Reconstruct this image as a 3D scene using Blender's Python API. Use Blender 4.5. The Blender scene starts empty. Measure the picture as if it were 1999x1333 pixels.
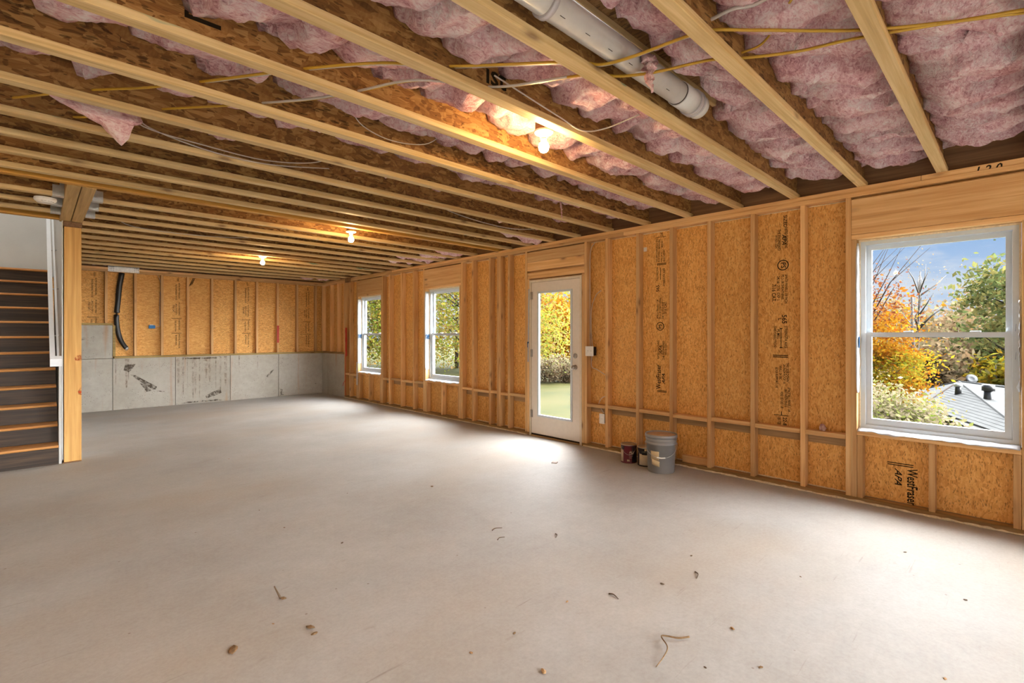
import bpy, bmesh, math, random
import numpy as np
from mathutils import Vector, Matrix, noise

scene = bpy.context.scene
COL = scene.collection
R = math.radians

# ------------------------------------------------------------------ camera
W, H, L = 4.737, 2.525, 11.15          # right stud face, joist underside, concrete face
YAW = 0.7685
cd = bpy.data.cameras.new('camera')
cam = bpy.data.objects.new('camera', cd)
COL.objects.link(cam)
cam.location = (0, 0, 1.346)
cam.rotation_euler = (R(90), 0, -YAW)
cd.sensor_width = 36
cd.lens = 36 * 962 / 1999
cd.shift_y = -14.5 / 1999
cd.clip_start = 0.02
cd.clip_end = 400
scene.camera = cam

# ------------------------------------------------------------------ world sky
SKY_STRENGTH = 0.285
wd = bpy.data.worlds.new('sky')
scene.world = wd
wd.use_nodes = True
wn = wd.node_tree
wn.nodes.clear()
wo = wn.nodes.new('ShaderNodeOutputWorld')
wb = wn.nodes.new('ShaderNodeBackground')
wb.inputs['Strength'].default_value = SKY_STRENGTH
tc = wn.nodes.new('ShaderNodeTexCoord')
sep = wn.nodes.new('ShaderNodeSeparateXYZ')
wn.links.new(tc.outputs['Generated'], sep.inputs[0])
grad = wn.nodes.new('ShaderNodeValToRGB')
wn.links.new(sep.outputs['Z'], grad.inputs['Fac'])
cr = grad.color_ramp
cr.elements[0].position = 0.0
cr.elements[0].color = (0.72, 0.84, 1.0, 1)
cr.elements[1].position = 0.6
cr.elements[1].color = (0.16, 0.34, 0.80, 1)
e = cr.elements.new(0.2)
e.color = (0.27, 0.50, 0.90, 1)
mp = wn.nodes.new('ShaderNodeMapping')
mp.inputs['Scale'].default_value = (2.2, 2.2, 9.0)
wn.links.new(tc.outputs['Generated'], mp.inputs[0])
nz = wn.nodes.new('ShaderNodeTexNoise')
nz.inputs['Scale'].default_value = 1.7
nz.inputs['Detail'].default_value = 7
nz.inputs['Roughness'].default_value = 0.62
wn.links.new(mp.outputs[0], nz.inputs['Vector'])
cl = wn.nodes.new('ShaderNodeValToRGB')
cl.color_ramp.elements[0].position = 0.47
cl.color_ramp.elements[0].color = (0, 0, 0, 1)
cl.color_ramp.elements[1].position = 0.66
cl.color_ramp.elements[1].color = (1, 1, 1, 1)
wn.links.new(nz.outputs['Fac'], cl.inputs['Fac'])
mx = wn.nodes.new('ShaderNodeMix')
mx.data_type = 'RGBA'
wn.links.new(cl.outputs['Color'], mx.inputs['Factor'])
wn.links.new(grad.outputs['Color'], mx.inputs['A'])
mx.inputs['B'].default_value = (0.95, 0.97, 1.0, 1)
wn.links.new(mx.outputs['Result'], wb.inputs['Color'])
wn.links.new(wb.outputs[0], wo.inputs['Surface'])

# ------------------------------------------------------------------ sun: hazy autumn sun, broad
SUN_STRENGTH = 36.0
sl = bpy.data.lights.new('sun', 'SUN')
sl.energy = SUN_STRENGTH
sl.angle = R(135)
sl.color = (0.96, 0.98, 1.0)
so = bpy.data.objects.new('sun', sl)
COL.objects.link(so)
_a, _e = R(30), R(27)
so.rotation_euler = Vector((-math.cos(_e) * math.cos(_a), math.cos(_e) * math.sin(_a), -math.sin(_e))).to_track_quat('-Z', 'Y').to_euler()
so.location = (20, -8, 14)

vs = scene.view_settings
vs.view_transform = 'Standard'
vs.look = 'None'
vs.gamma = 1.0
vs.use_curve_mapping = False
vs.exposure = 1.68
BULB = 170.0

# ------------------------------------------------------------------ material helpers
MATS = {}


def new_mat(name, rough=0.7, spec=0.3):
    m = bpy.data.materials.new(name)
    m.use_nodes = True
    nt = m.node_tree
    b = nt.nodes['Principled BSDF']
    b.inputs['Roughness'].default_value = rough
    b.inputs['Specular IOR Level'].default_value = spec
    MATS[name] = m
    return m, nt, b


def nd(nt, t, **kw):
    n = nt.nodes.new(t)
    for k, v in kw.items():
        if k.startswith('_'):
            setattr(n, k[1:], v)
        else:
            n.inputs[k.replace('__', ' ')].default_value = v
    return n


def ramp(nt, src, stops):
    r = nt.nodes.new('ShaderNodeValToRGB')
    els = r.color_ramp.elements
    while len(els) < len(stops):
        els.new(0.5)
    for el, (p, c) in zip(els, stops):
        el.position = p
        el.color = (c[0], c[1], c[2], 1)
    nt.links.new(src, r.inputs['Fac'])
    return r.outputs['Color']


def mixc(nt, fac, a, b, mode='MIX'):
    m = nt.nodes.new('ShaderNodeMix')
    m.data_type = 'RGBA'
    m.blend_type = mode
    for sock, v in (('Factor', fac), ('A', a), ('B', b)):
        if hasattr(v, 'is_linked'):
            nt.links.new(v, m.inputs[sock])
        elif isinstance(v, (int, float)):
            m.inputs[sock].default_value = v
        else:
            m.inputs[sock].default_value = (v[0], v[1], v[2], 1)
    return m.outputs['Result']


def math_n(nt, op, a, b=None, c=None):
    m = nt.nodes.new('ShaderNodeMath')
    m.operation = op
    for i, v in enumerate((a, b, c)):
        if v is None:
            continue
        if hasattr(v, 'is_linked'):
            nt.links.new(v, m.inputs[i])
        else:
            m.inputs[i].default_value = v
    return m.outputs[0]


def coords(nt, shift=True):
    """object coordinates, shifted by a per-object random amount"""
    tc = nt.nodes.new('ShaderNodeTexCoord')
    if not shift:
        return tc.outputs['Object']
    oi = nt.nodes.new('ShaderNodeObjectInfo')
    s = math_n(nt, 'MULTIPLY', oi.outputs['Random'], 37.0)
    v = nt.nodes.new('ShaderNodeVectorMath')
    v.operation = 'ADD'
    cb = nt.nodes.new('ShaderNodeCombineXYZ')
    for i in range(3):
        nt.links.new(s, cb.inputs[i])
    nt.links.new(tc.outputs['Object'], v.inputs[0])
    nt.links.new(cb.outputs[0], v.inputs[1])
    return v.outputs[0]


def mapping(nt, vec, scale=(1, 1, 1), rot=(0, 0, 0), loc=(0, 0, 0)):
    m = nt.nodes.new('ShaderNodeMapping')
    m.inputs['Scale'].default_value = scale
    m.inputs['Rotation'].default_value = rot
    m.inputs['Location'].default_value = loc
    nt.links.new(vec, m.inputs['Vector'])
    return m.outputs[0]


def noise_t(nt, vec, scale, detail=3, rough=0.55, dist=0.0):
    n = nt.nodes.new('ShaderNodeTexNoise')
    n.inputs['Scale'].default_value = scale
    n.inputs['Detail'].default_value = detail
    n.inputs['Roughness'].default_value = rough
    n.inputs['Distortion'].default_value = dist
    nt.links.new(vec, n.inputs['Vector'])
    return n.outputs['Fac']


def bump(nt, b, h, strength=0.3, dist=0.01):
    n = nt.nodes.new('ShaderNodeBump')
    n.inputs['Strength'].default_value = strength
    n.inputs['Distance'].default_value = dist
    nt.links.new(h, n.inputs['Height'])
    nt.links.new(n.outputs[0], b.inputs['Normal'])


def obj_tint(nt, col, amt=0.16):
    """lighter and darker boards"""
    oi = nt.nodes.new('ShaderNodeObjectInfo')
    k = math_n(nt, 'MULTIPLY_ADD', oi.outputs['Random'], amt * 2, 1 - amt)
    cb = nt.nodes.new('ShaderNodeCombineXYZ')
    for i in range(3):
        nt.links.new(k, cb.inputs[i])
    return mixc(nt, 1.0, col, cb.outputs[0], 'MULTIPLY')


def osb(name, normal, dark, mid, light, flake=1.0):
    """oriented strand board: two crossing layers of long flakes"""
    m, nt, b = new_mat(name, 0.62, 0.25)
    v = coords(nt)
    ax = 'XYZ'.index(normal)
    wob = nd(nt, 'ShaderNodeTexNoise', Scale=9.0, Detail=1.0)
    nt.links.new(v, wob.inputs['Vector'])
    ad = nd(nt, 'ShaderNodeVectorMath', _operation='MULTIPLY_ADD')
    nt.links.new(wob.outputs['Color'], ad.inputs[0])
    ad.inputs[1].default_value = (0.035, 0.035, 0.035)
    nt.links.new(v, ad.inputs[2])
    v2 = ad.outputs[0]
    layers = []
    for ang, lo in ((0.55, 0), (-0.75, 3.3), (1.5, 7.7)):
        rot = [0, 0, 0]
        rot[ax] = ang
        sc = [50 / flake] * 3
        sc[(ax + 2) % 3] = 13 / flake
        sc[ax] = 3
        mv = mapping(nt, v2, sc, rot, (lo, lo, lo))
        vo = nd(nt, 'ShaderNodeTexVoronoi', Scale=1.0, Randomness=1.0)
        nt.links.new(mv, vo.inputs['Vector'])
        sp = nt.nodes.new('ShaderNodeSeparateColor')
        nt.links.new(vo.outputs['Color'], sp.inputs[0])
        fib = noise_t(nt, mapping(nt, mv, (4, 4, 4) if 0 else tuple(6 if i != (ax + 2) % 3 else 0.8 for i in range(3))), 1.0, 2)
        layers.append(math_n(nt, 'MULTIPLY_ADD', fib, 0.5, math_n(nt, 'MULTIPLY_ADD', sp.outputs[0], 0.5, -0.02)))
    mk = noise_t(nt, mapping(nt, v, (14 / flake,) * 3), 1.0, 2)
    f1 = math_n(nt, 'GREATER_THAN', mk, 0.5)
    mk2 = noise_t(nt, mapping(nt, v, (11 / flake,) * 3, loc=(5, 5, 5)), 1.0, 2)
    f2 = math_n(nt, 'GREATER_THAN', mk2, 0.55)
    def lerp(f, a, c):
        mm = nt.nodes.new('ShaderNodeMix')
        nt.links.new(f, mm.inputs[0])
        nt.links.new(a, mm.inputs[2])
        nt.links.new(c, mm.inputs[3])
        return mm.outputs[0]
    h = lerp(f2, lerp(f1, layers[0], layers[1]), layers[2])
    big = noise_t(nt, v, 2.3, 2)
    h2 = math_n(nt, 'ADD', h, math_n(nt, 'MULTIPLY_ADD', big, 0.3, -0.15))
    c = ramp(nt, h2, [(0.08, dark), (0.45, mid), (0.85, light)])
    # thin dark flecks between the strands
    for ang, lo in ((0.3, 1.0), (-1.1, 8.0)):
        rot = [0, 0, 0]
        rot[ax] = ang
        sc = [95 / flake] * 3
        sc[(ax + 2) % 3] = 26 / flake
        sc[ax] = 4
        vo = nd(nt, 'ShaderNodeTexVoronoi', Scale=1.0, Randomness=1.0)
        nt.links.new(mapping(nt, v2, sc, rot, (lo, lo, lo)), vo.inputs['Vector'])
        sp = nt.nodes.new('ShaderNodeSeparateColor')
        nt.links.new(vo.outputs['Color'], sp.inputs[0])
        fk = math_n(nt, 'MULTIPLY', math_n(nt, 'GREATER_THAN', sp.outputs[1], 0.88), math_n(nt, 'LESS_THAN', vo.outputs['Distance'], 0.45))
        c = mixc(nt, math_n(nt, 'MULTIPLY', fk, 0.6), c, tuple(q * 0.4 for q in dark))
    nt.links.new(obj_tint(nt, c, 0.08), b.inputs['Base Color'])
    bump(nt, b, h, 0.25, 0.004)
    return m


def pine(name, grain, a, c, tint=0.2, green=False, knots=True, rough=0.6):
    """sawn lumber with grain along an axis"""
    m, nt, b = new_mat(name, rough, 0.3)
    v = coords(nt)
    ax = 'XYZ'.index(grain)
    sc = [26.0] * 3
    sc[ax] = 0.9
    g1 = noise_t(nt, mapping(nt, v, sc), 1.0, 4, 0.6, 0.6)
    sc = [120.0] * 3
    sc[ax] = 3
    g2 = noise_t(nt, mapping(nt, v, sc), 1.0, 2)
    h = math_n(nt, 'MULTIPLY_ADD', g2, 0.3, math_n(nt, 'MULTIPLY', g1, 0.8))
    d = [x * 0.72 for x in a]
    col = ramp(nt, h, [(0.3, d), (0.47, a), (0.72, c)])
    if knots:
        sc = [7.0] * 3
        sc[ax] = 2.6
        vo = nd(nt, 'ShaderNodeTexVoronoi', Scale=1.0, Randomness=1.0)
        nt.links.new(mapping(nt, v, sc), vo.inputs['Vector'])
        kf = ramp(nt, vo.outputs['Distance'], [(0.05, (1, 1, 1)), (0.12, (0.35, 0.35, 0.35)), (0.2, (0, 0, 0))])
        col = mixc(nt, math_n(nt, 'MULTIPLY', kf, 0.75), col, (0.16, 0.07, 0.03))
    if green:
        gn = noise_t(nt, mapping(nt, v, tuple(2.2 if i == ax else 12 for i in range(3))), 1.0, 3)
        gf = ramp(nt, gn, [(0.70, (0, 0, 0)), (0.74, (1, 1, 1))])
        col = mixc(nt, math_n(nt, 'MULTIPLY', gf, 0.7), col, (0.10, 0.28, 0.20))
    nt.links.new(obj_tint(nt, col, tint), b.inputs['Base Color'])
    bump(nt, b, h, 0.15, 0.003)
    return m


def plain(name, c, rough=0.5, spec=0.4, metal=0.0, var=0.06, vscale=20):
    m, nt, b = new_mat(name, rough, spec)
    v = coords(nt, False)
    n = noise_t(nt, v, vscale, 3)
    lo = [max(0, x * (1 - var)) for x in c]
    hi = [min(1, x * (1 + var)) for x in c]
    nt.links.new(ramp(nt, n, [(0.3, lo), (0.7, hi)]), b.inputs['Base Color'])
    b.inputs['Metallic'].default_value = metal
    return m


OSB_A, OSB_B, OSB_C = (0.50, 0.225, 0.055), (0.69, 0.35, 0.095), (0.82, 0.485, 0.17)
M_OSB_X = osb('osb_wall_facing_x', 'X', OSB_A, OSB_B, OSB_C, 0.6)
M_OSB_Y = osb('osb_wall_facing_y', 'Y', OSB_A, OSB_B, OSB_C, 0.6)
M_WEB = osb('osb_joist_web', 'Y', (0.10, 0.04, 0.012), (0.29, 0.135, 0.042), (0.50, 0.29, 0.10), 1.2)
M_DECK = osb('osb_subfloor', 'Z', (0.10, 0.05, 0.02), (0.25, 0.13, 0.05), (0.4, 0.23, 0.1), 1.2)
PA, PB = (0.59, 0.325, 0.125), (0.74, 0.48, 0.23)
M_PINE_X = pine('pine_grain_x', 'X', PA, PB)
M_PINE_Y = pine('pine_grain_y', 'Y', PA, PB)
M_PINE_Z = pine('pine_grain_z', 'Z', PA, PB)
M_FLANGE = pine('joist_flange', 'X', (0.60, 0.40, 0.17), (0.78, 0.58, 0.30), 0.08, True, True)
M_LVL = pine('laminated_beam', 'Y', (0.50, 0.32, 0.13), (0.66, 0.45, 0.2), 0.05, False, False)
M_LVLX = pine('laminated_header', 'X', (0.50, 0.24, 0.04), (0.72, 0.38, 0.08), 0.05, False, False)
M_POST = pine('post_wood', 'Z', (0.58, 0.31, 0.085), (0.74, 0.44, 0.15), 0.02)
M_TREAT = pine('treated_plate', 'Y', (0.24, 0.135, 0.05), (0.36, 0.22, 0.085), 0.1)
M_TREATX = pine('treated_sill', 'X', (0.30, 0.20, 0.06), (0.44, 0.32, 0.12), 0.1)
M_TREAD = pine('stair_tread', 'X', (0.50, 0.22, 0.06), (0.66, 0.33, 0.11), 0.04, False, False, 0.45)
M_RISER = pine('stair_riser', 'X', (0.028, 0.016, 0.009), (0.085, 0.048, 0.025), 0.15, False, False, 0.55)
M_RIM = pine('rim_board', 'Y', (0.17, 0.085, 0.04), (0.28, 0.15, 0.07), 0.06, False, False)
M_DARK = plain('dark_gap', (0.03, 0.02, 0.015), 0.9, 0.1)
M_WHITE = plain('white_vinyl', (0.56, 0.61, 0.65), 0.35, 0.4, 0, 0.02)
M_DOOR = plain('door_paint', (0.70, 0.62, 0.54), 0.45, 0.4, 0, 0.03)
M_DRY = plain('painted_drywall', (0.66, 0.65, 0.62), 0.8, 0.2, 0, 0.03, 4)
M_RAIL = plain('painted_handrail', (0.74, 0.75, 0.76), 0.4, 0.4, 0, 0.02)
M_WRAP = plain('house_wrap', (0.47, 0.48, 0.50), 0.45, 0.4, 0, 0.04)
M_BLUE = plain('blue_print', (0.006, 0.06, 0.16), 0.7, 0.1)
M_INK = plain('black_ink', (0.025, 0.018, 0.012), 0.9, 0.05)
M_FOAM = plain('sealant_foam', (0.72, 0.60, 0.42), 0.8, 0.2, 0, 0.15, 60)
M_STEEL = plain('galvanised_steel', (0.52, 0.52, 0.50), 0.42, 0.5, 0.8, 0.15, 30)
M_KNOB = plain('satin_nickel', (0.40, 0.36, 0.32), 0.3, 0.5, 0.9)
M_PVC = plain('white_pvc', (0.72, 0.70, 0.67), 0.35, 0.5, 0, 0.04)
M_PVCRING = plain('pipe_coupling', (0.56, 0.53, 0.55), 0.3, 0.5, 0, 0.06)
M_YEL = plain('yellow_cable', (0.55, 0.32, 0.03), 0.45)
M_GREYC = plain('white_cable', (0.55, 0.49, 0.43), 0.5)
M_BLACK = plain('black_plastic', (0.015, 0.014, 0.014), 0.35, 0.5)
M_BOXBLUE = plain('blue_plastic', (0.02, 0.16, 0.38), 0.5)
M_RED = plain('red_tape', (0.50, 0.03, 0.015), 0.5)
M_PLATE = plain('switch_plastic', (0.76, 0.73, 0.68), 0.35)
M_BUCKET = plain('bucket_plastic', (0.27, 0.262, 0.255), 0.4, 0.4, 0, 0.06, 8)
M_LID = plain('bucket_lid', (0.50, 0.34, 0.22), 0.6, 0.3, 0, 0.2, 12)
M_MAROON = plain('maroon_label', (0.13, 0.012, 0.022), 0.35)
M_DKLAB = plain('dark_label', (0.02, 0.012, 0.02), 0.4)
M_CREAM = plain('cream_label', (0.55, 0.46, 0.34), 0.5)
M_TAN = plain('tan_label', (0.62, 0.48, 0.28), 0.6)
M_TIN = plain('tin', (0.5, 0.45, 0.38), 0.35, 0.5, 0.9)
M_PORC = plain('porcelain', (0.82, 0.80, 0.75), 0.3)
M_TWIG = plain('dry_twig', (0.10, 0.06, 0.03), 0.8)
M_CHIP = plain('wood_chip', (0.38, 0.22, 0.10), 0.8, 0.2, 0, 0.3, 60)
M_MUD = plain('dried_mud', (0.20, 0.12, 0.06), 0.9, 0.1, 0, 0.3, 60)
M_BARK = plain('bark', (0.03, 0.022, 0.018), 0.9, 0.1, 0, 0.4, 14)
M_PALEBARK = plain('pale_bark', (0.10, 0.088, 0.078), 0.9, 0.1, 0, 0.3, 10)
M_SIDING = plain('siding', (0.40, 0.41, 0.40), 0.7)


def concrete(name, a, c, floor=False):
    m, nt, b = new_mat(name, 0.6 if floor else 0.85, 0.12 if floor else 0.2)
    v = coords(nt, not floor)
    n1 = noise_t(nt, v, 1.1, 5, 0.6)
    n2 = noise_t(nt, v, 14, 5, 0.65)
    h = math_n(nt, 'MULTIPLY_ADD', n2, 0.35, math_n(nt, 'MULTIPLY', n1, 0.65))
    col = ramp(nt, h, [(0.3, a), (0.68, c)])
    if floor:
        wm = noise_t(nt, mapping(nt, v, (0.35, 0.6, 1)), 1.0, 3, 0.6)
        col = mixc(nt, math_n(nt, 'MULTIPLY', ramp(nt, wm, [(0.45, (0, 0, 0)), (0.65, (1, 1, 1))]), 0.5), col, (0.42, 0.34, 0.26))
        # trowel scuffs: thin dark scratches
        for ang, s in ((0.5, 0.0), (1.9, 4.0)):
            sc = noise_t(nt, mapping(nt, v, (1.2, 26, 1), (0, 0, ang), (s, s, 0)), 1.0, 3, 0.7)
            f = ramp(nt, sc, [(0.68, (0, 0, 0)), (0.76, (1, 1, 1))])
            col = mixc(nt, math_n(nt, 'MULTIPLY', f, 0.42), col, (0.20, 0.16, 0.12))
        fm = noise_t(nt, v, 55, 4, 0.7)
        col = mixc(nt, 0.5, col, ramp(nt, fm, [(0.3, (0.80, 0.79, 0.77)), (0.6, (1, 1, 1))]), 'MULTIPLY')
        dr = noise_t(nt, mapping(nt, v, (5, 14, 1), (0, 0, 0.9)), 1.0, 5, 0.75)
        col = mixc(nt, math_n(nt, 'MULTIPLY', ramp(nt, dr, [(0.62, (0, 0, 0)), (0.72, (1, 1, 1))]), 0.22), col, (0.22, 0.16, 0.10))
        sp = nd(nt, 'ShaderNodeTexVoronoi', Scale=7.0)
        nt.links.new(v, sp.inputs['Vector'])
        f = ramp(nt, sp.outputs['Distance'], [(0.03, (1, 1, 1)), (0.055, (0, 0, 0))])
        pick = math_n(nt, 'GREATER_THAN', noise_t(nt, v, 3.1, 2), 0.55)
        col = mixc(nt, math_n(nt, 'MULTIPLY', math_n(nt, 'MULTIPLY', f, pick), 0.6), col, (0.16, 0.11, 0.07))
        rr = ramp(nt, n2, [(0.3, (0.56, 0.56, 0.56)), (0.7, (0.74, 0.74, 0.74))])
        nt.links.new(rr, b.inputs['Roughness'])
    else:
        sp = nd(nt, 'ShaderNodeTexVoronoi', Scale=32.0)
        nt.links.new(v, sp.inputs['Vector'])
        f = ramp(nt, sp.outputs['Distance'], [(0.12, (1, 1, 1)), (0.22, (0, 0, 0))])
        pick = math_n(nt, 'GREATER_THAN', noise_t(nt, v, 4.0, 3), 0.53)
        col = mixc(nt, math_n(nt, 'MULTIPLY', math_n(nt, 'MULTIPLY', f, pick), 0.7), col, (0.14, 0.12, 0.10))
        rs = noise_t(nt, mapping(nt, v, (7, 7, 0.5)), 1.0, 3)
        f = ramp(nt, rs, [(0.58, (0, 0, 0)), (0.72, (1, 1, 1))])
        col = mixc(nt, math_n(nt, 'MULTIPLY', f, 0.55), col, (0.40, 0.21, 0.09))
        dk = noise_t(nt, mapping(nt, v, (3, 3, 5), (0.4, 0.5, 0)), 1.0, 4, 0.7)
        f = ramp(nt, dk, [(0.66, (0, 0, 0)), (0.74, (1, 1, 1))])
        col = mixc(nt, math_n(nt, 'MULTIPLY', f, 0.7), col, (0.13, 0.11, 0.09))
    nt.links.new(col, b.inputs['Base Color'])
    bump(nt, b, n2, 0.12, 0.004)
    return m


M_FLOOR = concrete('floor_concrete', (0.345, 0.322, 0.294), (0.475, 0.458, 0.432), True)
M_CONC = concrete('wall_concrete', (0.32, 0.285, 0.235), (0.46, 0.425, 0.37))

# pink glass wool
m, nt, b = new_mat('pink_glass_wool', 0.95, 0.1)
v = coords(nt)
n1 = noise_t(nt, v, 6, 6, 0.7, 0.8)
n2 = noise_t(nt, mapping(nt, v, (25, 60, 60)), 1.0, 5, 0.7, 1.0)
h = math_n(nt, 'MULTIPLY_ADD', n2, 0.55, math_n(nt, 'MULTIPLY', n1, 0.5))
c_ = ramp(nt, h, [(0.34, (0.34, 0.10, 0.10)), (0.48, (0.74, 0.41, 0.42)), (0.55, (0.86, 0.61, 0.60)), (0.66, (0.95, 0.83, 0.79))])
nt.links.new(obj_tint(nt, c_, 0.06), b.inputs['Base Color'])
b.inputs['Subsurface Weight'].default_value = 0.0
bump(nt, b, h, 0.8, 0.03)
M_PINK = m

# clear glass: plain transmission with a faint reflection
m = bpy.data.materials.new('clear_glass')
m.use_nodes = True
nt = m.node_tree
nt.nodes.clear()
o_ = nt.nodes.new('ShaderNodeOutputMaterial')
t_ = nd(nt, 'ShaderNodeBsdfTransparent')
t_.inputs['Color'].default_value = (0.97, 0.98, 0.98, 1)
g_ = nd(nt, 'ShaderNodeBsdfGlossy', Roughness=0.02)
fr = nd(nt, 'ShaderNodeLayerWeight', Blend=0.5)
fp5 = math_n(nt, 'MULTIPLY_ADD', math_n(nt, 'POWER', fr.outputs['Facing'], 5.0), 0.5, 0.006)
ms = nt.nodes.new('ShaderNodeMixShader')
nt.links.new(fp5, ms.inputs[0])
nt.links.new(t_.outputs[0], ms.inputs[1])
nt.links.new(g_.outputs[0], ms.inputs[2])
nt.links.new(ms.outputs[0], o_.inputs['Surface'])
M_GLASS = m


def emis(name, c, s):
    m = bpy.data.materials.new(name)
    m.use_nodes = True
    nt = m.node_tree
    nt.nodes.clear()
    o = nt.nodes.new('ShaderNodeOutputMaterial')
    e = nt.nodes.new('ShaderNodeEmission')
    e.inputs['Color'].default_value = (*c, 1)
    e.inputs['Strength'].default_value = s
    nt.links.new(e.outputs[0], o.inputs['Surface'])
    return m


M_BULB = emis('glowing_bulb', (1.0, 0.66, 0.30), BULB)


def leaf_mat(name, cols, trans=0.5):
    m = bpy.data.materials.new(name)
    m.use_nodes = True
    nt = m.node_tree
    nt.nodes.clear()
    o = nt.nodes.new('ShaderNodeOutputMaterial')
    g = nt.nodes.new('ShaderNodeNewGeometry')
    n = len(cols)
    c = ramp(nt, g.outputs['Random Per Island'], [((i + 0.5) / n, c) for i, c in enumerate(cols)])
    d = nt.nodes.new('ShaderNodeBsdfDiffuse')
    t = nt.nodes.new('ShaderNodeBsdfTranslucent')
    nt.links.new(c, d.inputs['Color'])
    nt.links.new(c, t.inputs['Color'])
    s = nt.nodes.new('ShaderNodeMixShader')
    s.inputs[0].default_value = trans
    nt.links.new(d.outputs[0], s.inputs[1])
    nt.links.new(t.outputs[0], s.inputs[2])
    nt.links.new(s.outputs[0], o.inputs['Surface'])
    return m


# ------------------------------------------------------------------ object helpers
def link(name, me, mat, parent=None, loc=(0, 0, 0), rot=None):
    o = bpy.data.objects.new(name, me)
    COL.objects.link(o)
    if mat is not None and me is not None and not me.materials:
        me.materials.append(mat)
    o.location = loc
    if rot is not None:
        o.rotation_euler = rot
    if parent is not None:
        o.parent = parent
    return o


def tag(o, label=None, cat=None, group=None, kind=None):
    if label:
        o['label'] = label
    if cat:
        o['category'] = cat
    if group:
        o['group'] = group
    if kind:
        o['kind'] = kind
    return o


def empty(name, loc, label, cat, group=None, rz=0):
    o = bpy.data.objects.new(name, None)
    COL.objects.link(o)
    o.location = loc
    o.rotation_euler = (0, 0, rz)
    o.empty_display_size = 0.05
    return tag(o, label, cat, group)


def me_from_bm(bm, name, smooth=False):
    me = bpy.data.meshes.new(name)
    if smooth:
        for f in bm.faces:
            f.smooth = True
    bm.to_mesh(me)
    bm.free()
    return me


_boxes = {}


def box_mesh(sx, sy, sz, mat, bev):
    k = (round(sx, 4), round(sy, 4), round(sz, 4), mat.name, bev)
    if k not in _boxes:
        bm = bmesh.new()
        bmesh.ops.create_cube(bm, size=1.0)
        bmesh.ops.scale(bm, vec=(sx, sy, sz), verts=bm.verts)
        if bev:
            bmesh.ops.bevel(bm, geom=bm.edges[:], offset=min(bev, sx / 3, sy / 3, sz / 3), segments=1, affect='EDGES')
        me = me_from_bm(bm, 'board')
        me.materials.append(mat)
        _boxes[k] = me
    return _boxes[k]


def box(name, x0, x1, y0, y1, z0, z1, mat, parent=None, bev=0.002):
    """axis-aligned board given by its world limits; parents sit unrotated"""
    me = box_mesh(abs(x1 - x0), abs(y1 - y0), abs(z1 - z0), mat, bev)
    c = Vector(((x0 + x1) / 2, (y0 + y1) / 2, (z0 + z1) / 2))
    p = parent
    while p is not None:
        c -= p.location
        p = p.parent
    return link(name, me, None, parent, c)


def bm_box(bm, x0, x1, y0, y1, z0, z1):
    v = [bm.verts.new((x, y, z)) for z in (z0, z1) for y in (y0, y1) for x in (x0, x1)]
    for q in ((0, 2, 3, 1), (4, 5, 7, 6), (0, 1, 5, 4), (2, 6, 7, 3), (0, 4, 6, 2), (1, 3, 7, 5)):
        bm.faces.new([v[i] for i in q])


def boxes_mesh(name, lst):
    bm = bmesh.new()
    for b_ in lst:
        bm_box(bm, *b_)
    return me_from_bm(bm, name)


def lathe(name, prof, seg=24, smooth=True):
    """prof: list of (radius, z)"""
    bm = bmesh.new()
    rings = []
    for r, z in prof:
        if r < 1e-5:
            rings.append([bm.verts.new((0, 0, z))])
        else:
            rings.append([bm.verts.new((r * math.cos(2 * math.pi * i / seg), r * math.sin(2 * math.pi * i / seg), z)) for i in range(seg)])
    for a, c in zip(rings, rings[1:]):
        for i in range(seg):
            j = (i + 1) % seg
            if len(a) == 1 and len(c) == 1:
                continue
            if len(a) == 1:
                bm.faces.new((a[0], c[j], c[i]))
            elif len(c) == 1:
                bm.faces.new((a[i], a[j], c[0]))
            else:
                bm.faces.new((a[i], a[j], c[j], c[i]))
    bmesh.ops.recalc_face_normals(bm, faces=bm.faces)
    return me_from_bm(bm, name, smooth)


def catmull(pts, n=6):
    P = [Vector(p) for p in pts]
    if len(P) < 3:
        return P
    Q = [2 * P[0] - P[1]] + P + [2 * P[-1] - P[-2]]
    out = []
    for i in range(1, len(Q) - 2):
        for k in range(n):
            t = k / n
            a, b_, c, d = Q[i - 1:i + 3]
            out.append(0.5 * ((2 * b_) + (c - a) * t + (2 * a - 5 * b_ + 4 * c - d) * t * t + (3 * b_ - a - 3 * c + d) * t ** 3))
    out.append(P[-1])
    return out


def bm_tube(bm, pts, rad, seg=6):
    pts = [Vector(p) for p in pts]
    rad = rad if isinstance(rad, (list, tuple)) else [rad] * len(pts)
    rings = []
    for i, p in enumerate(pts):
        d = (pts[min(i + 1, len(pts) - 1)] - pts[max(i - 1, 0)])
        if d.length < 1e-9:
            d = Vector((0, 0, 1))
        d.normalize()
        u = d.cross(Vector((0, 0, 1)))
        if u.length < 0.05:
            u = d.cross(Vector((1, 0, 0)))
        u.normalize()
        w = d.cross(u)
        rings.append([bm.verts.new(p + (u * math.cos(2 * math.pi * k / seg) + w * math.sin(2 * math.pi * k / seg)) * rad[i]) for k in range(seg)])
    for a, c in zip(rings, rings[1:]):
        for k in range(seg):
            j = (k + 1) % seg
            bm.faces.new((a[k], a[j], c[j], c[k]))
    bm.faces.new(rings[0][::-1])
    bm.faces.new(rings[-1])


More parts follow.
